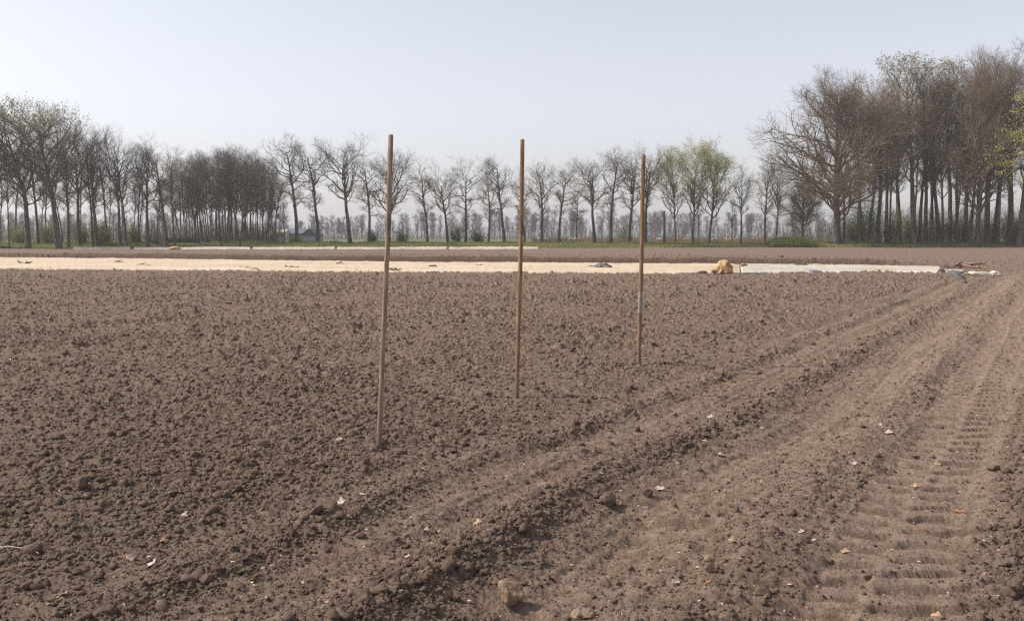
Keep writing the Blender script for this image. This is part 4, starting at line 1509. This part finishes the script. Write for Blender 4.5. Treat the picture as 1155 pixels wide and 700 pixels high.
M_leafp = noise_mat('pale_dry_leaf', (.30, .24, .18), (.56, .49, .40), 40)
M_leafb = noise_mat('brown_dry_leaf', (.24, .11, .055), (.40, .22, .12), 40)
M_leaft = noise_mat('tan_dry_leaf', (.30, .20, .12), (.48, .35, .23), 40)


def dry_leaf(label, px, py, w_px, mat, seed, curl=.5, name='dry_leaf', h=.006):
    g = hit(px, py) if py > 320 else ground(px, py)
    sc = math.hypot(g[1], CAM_H) / F_PX
    L = w_px * sc * .82
    rng = np.random.default_rng(seed)
    nu, nv = 12, 7
    u = np.linspace(-1, 1, nu)
    w = np.linspace(-1, 1, nv)
    U, Wv = np.meshgrid(u, w, indexing='ij')
    wid = (1 - np.abs(U) ** 1.8) ** .8 * (.42 + .12 * np.sin(U * 7 + seed))
    X = U * L / 2
    Yv = Wv * wid * L * .75
    Z = curl * L * .35 * (Wv * wid) ** 2 * 2 + .18 * L * np.sin(U * 2.2 + seed) * curl + .05 * L * n3(np.stack([U.ravel(), Wv.ravel(), U.ravel()], 1), 2.5, seed).reshape(U.shape)
    V = np.stack([X, Yv, Z], -1).reshape(-1, 3)
    i = np.arange(nu - 1)[:, None]
    j = np.arange(nv - 1)[None]
    F = np.stack([i * nv + j, i * nv + j + 1, (i + 1) * nv + j + 1, (i + 1) * nv + j], -1).reshape(-1, 4)
    me = mesh_from(name, V, F)
    z = height(np.array([g[0]]), np.array([g[1]]))[0]
    o = link(name, me, mat, None, (g[0], g[1], z - V[:, 2].min() * .5 + h))
    o.rotation_euler = (rng.uniform(.1, .5), rng.uniform(-.3, .3), rng.uniform(-.7, .7))
    md = o.modifiers.new('thickness', 'SOLIDIFY')
    md.thickness = .0012
    tag(o, label, 'leaf', 'dry leaves scattered on the soil')


LV = [(383, 496, 10, 'p', 'bright white curled scrap left of the nearest pole foot'),
      (385, 568, 16, 'p', 'large cream curled leaf below and left of the nearest pole'),
      (359, 524, 9, 't', 'rusty tan leaf scrap between white scrap and cream leaf'),
      (408, 558, 10, 'p', 'thin pale scrap right of the large cream leaf'),
      (147, 631, 14, 'p', 'cream leaf beside a rusty leaf at the lower left'),
      (138, 627, 12, 'b', 'rusty brown leaf touching the cream leaf at the lower left'),
      (170, 640, 22, 'p', 'long pale curled leaf right of the rusty leaf'),
      (183, 612, 12, 'b', 'dark red leaf scrap above the lower left leaf pair'),
      (208, 585, 13, 'p', 'thin pale curled strip at the left, above the dark red leaf'),
      (186, 588, 7, 'p', 'small pale chip left of the thin curled strip'),
      (285, 507, 9, 'p', 'pale bent scrap beside the broad flat clod'),
      (152, 489, 10, 'p', 'pale straw scrap far left in the seedbed'),
      (35, 595, 8, 't', 'small tan leaf near the left edge'),
      (72, 671, 14, 'p', 'pale straw strip near the bottom left corner'),
      (539, 593, 15, 't', 'orange tan leaf left of the clod ridge'),
      (482, 596, 10, 'p', 'pale broken leaf below the nearest pole'),
      (504, 627, 7, 'p', 'small pale chip above the dark hollow'),
      (523, 634, 9, 'p', 'pale slanting chip right of the small chip above the large stone'),
      (340, 658, 9, 'p', 'pale square scrap near the bottom left of centre'),
      (363, 684, 9, 'p', 'cream scrap near the bottom edge left of centre'),
      (460, 629, 10, 't', 'orange chip below the rough hollow'),
      (678, 535, 8, 'p', 'small white chip left of the ridge clod'),
      (728, 541, 11, 'p', 'pale leaf, left of the pair beside the ridge'),
      (744, 552, 15, 'p', 'largest pale leaf beside the ridge, right of the pair'),
      (727, 565, 12, 'p', 'tan leaf below the pair beside the ridge'),
      (801, 471, 10, 'p', 'pale flat leaf on the smooth band at the right of centre'),
      (794, 503, 10, 'p', 'white upright leaf on the far ridge'),
      (812, 513, 11, 'p', 'pale leaf right of the white upright leaf'),
      (828, 611, 17, 't', 'golden tan leaf left of the tyre track'),
      (762, 658, 14, 'p', 'white curled leaf at the bottom, left of oval stone'),
      (799, 657, 9, 'b', 'brown leaf under the upright oval stone'),
      (963, 524, 10, 'p', 'white scrap on the strip left of the tyre track'),
      (1003, 488, 14, 'p', 'large white leaf left of the tyre track far up'),
      (993, 480, 8, 'p', 'small white chip left of the large white leaf'),
      (1059, 525, 14, 't', 'tan curled leaf lying in the tyre track'),
      (1094, 512, 9, 'p', 'pale leaf right of the tan curled leaf'),
      (1082, 585, 16, 'b', 'brown curled leaf on the right rim of the tyre track'),
      (1030, 554, 11, 't', 'tan leaf in the middle of the tyre track'),
      (953, 624, 13, 't', 'tan curled leaf on the left rim of the tyre track'),
      (1057, 690, 16, 't', 'tan leaf at the bottom right of the tyre track'),
      (860, 484, 8, 'p', 'white scrap on the dark clod ridge at right'),
      (1092, 437, 8, 't', 'tan scrap in the far tyre track'),
      (961, 420, 7, 'p', 'pale scrap far along the smooth band'),
      (570, 455, 7, 'p', 'white chip left of the middle pole foot'),
      (1000, 562, 10, 't', 'tan scrap left of the tyre track centre'),
      (904, 600, 9, 'p', 'pale chip on the coarse strip left of the tyre track')]
for k, (px, py, w, c, lb) in enumerate(LV):
    dry_leaf(lb, px, py, w, {'p': M_leafp, 'b': M_leafb, 't': M_leaft}[c], 100 + k, curl=.4 + .5 * ((k * 37) % 10) / 10)


def litter():
    rng = np.random.default_rng(55)
    N = 3200
    r = np.exp(rng.uniform(math.log(3.2), math.log(22), N))
    a = rng.uniform(-.58, .58, N)
    x, y = r * np.sin(a), r * np.cos(a)
    t, rg, bs, cp, fade = zones(x, y)
    keep = rng.uniform(size=N) < np.where(t < -3.6, .22, .8)
    x, y, r = x[keep], y[keep], r[keep]
    n = len(x)
    z = height(x, y) + .010
    L = rng.uniform(.003, .011, n) * (1 + .02 * r)
    an = rng.uniform(0, 6.283, n)
    asp = rng.uniform(.15, .7, n)
    c, s = np.cos(an), np.sin(an)
    P = []
    for (u, w, h) in ((-1, -.6, 0), (1, -.5, .3), (.8, .6, .6), (-.9, .5, .35)):
        P.append(np.stack([x + L * (u * c - w * asp * s), y + L * (u * s + w * asp * c), z + h * L * rng.uniform(.2, 1.2, n)], 1))
    top = np.stack(P, 1)
    bot = top - np.array([0, 0, .0015])
    V = np.concatenate([top, bot], 1).reshape(-1, 3)
    b = (np.arange(n) * 8)[:, None]
    F = np.concatenate([b + np.array(q) for q in ((0, 1, 2, 3), (7, 6, 5, 4), (0, 4, 5, 1), (1, 5, 6, 2), (2, 6, 7, 3), (3, 7, 4, 0))])
    o = link('litter', mesh_from('litter', V, F, smooth=False), noise_mat('litter_straw', (.30, .20, .13), (.60, .52, .42), 3.0))
    tag(o, 'tiny straw and leaf crumbs strewn over the soil', 'litter', kind='stuff')


litter()


def seedling(label, px, py, size_px, seed, n=7, name='weed', mat=None, group=None):
    g = hit(px, py) if py > 320 else ground(px, py)
    sc = math.hypot(g[1], CAM_H) / F_PX
    L = size_px * sc
    rng = np.random.default_rng(seed)
    root = empty(name, (g[0], g[1], gz(g[0], g[1]) + .004))
    Vs, Fs = [], []
    for k in range(n):
        a = k * 6.283 / n + rng.uniform(-.3, .3)
        d = np.array([math.cos(a), math.sin(a), 0])
        sd_ = np.array([-math.sin(a), math.cos(a), 0])
        l = L * rng.uniform(.35, .7)
        pts = []
        for f, w in ((.05, .03), (.35, .16), (.7, .2), (1, .02)):
            c = d * l * f + np.array([0, 0, l * (1.1 * f - .55 * f * f)])
            pts += [c - sd_ * l * w, c + sd_ * l * w]
        o = len(Vs)
        Vs += pts
        Fs += [(o + 2 * q, o + 2 * q + 1, o + 2 * q + 3, o + 2 * q + 2) for q in range(3)]
    link('leaves', mesh_from('leaves', np.array(Vs), np.array(Fs)), mat or M_weed, root)
    P = np.array([[[0, 0, -.01], [0, 0, .1 * L], [0, 0, .25 * L]]])
    link('stem', mesh_from('stem', *tubes(P, np.full((1, 3), .04 * L), 5)), mat or M_weed, root)
    tag(root, label, 'weed', group)


M_weed = leaf_mat('weed_leaf', (.09, .15, .03), (.17, .24, .06), 20)
M_weedy = leaf_mat('yellow_weed_leaf', (.30, .30, .06), (.42, .40, .10), 20)
seedling('tiny green seedling alone at the bottom left of centre', 268, 649, 15, 1)
seedling('dark green weed pair on the near edge of the white fleece, left one', 950, 303.6, 7, 2)
seedling('dark green weed pair on the near edge of the white fleece, right one', 954, 303.8, 6, 3)
for k, px in enumerate((968, 977, 986, 992, 1000)):
    seedling('yellow green weed along the near edge of the white fleece', px, 305.8 + .2 * (k % 2), 7, 10 + k, mat=M_weedy, group='yellow weeds along the fleece edge')


# ------------------------------------------------------------------ haze
def haze():
    x0, x1, y0, y1, z0, z1 = -3600, 3600, -3600, 3600, -1.5, 40.0
    V = [(x, y, z) for z in (z0, z1) for x, y in ((x0, y0), (x1, y0), (x1, y1), (x0, y1))]
    me = bpy.data.meshes.new('haze')
    me.from_pydata(V, [], [(3, 2, 1, 0), (4, 5, 6, 7), (0, 1, 5, 4), (1, 2, 6, 5), (2, 3, 7, 6), (3, 0, 4, 7)])
    m = bpy.data.materials.new('haze_air')
    m.use_nodes = True
    t = m.node_tree
    t.nodes.remove(t.nodes['Principled BSDF'])
    pv = t.nodes.new('ShaderNodeVolumePrincipled')
    pv.inputs['Color'].default_value = (.95, .96, .99, 1)
    pv.inputs['Density'].default_value = HAZE
    pv.inputs['Anisotropy'].default_value = 0.25
    out = [n for n in t.nodes if n.type == 'OUTPUT_MATERIAL'][0]
    t.links.new(pv.outputs[0], out.inputs['Volume'])
    o = link('haze', me, m)
    tag(o, 'thin bluish haze in the air', 'haze', kind='stuff')


HAZE = 0.00052
haze()
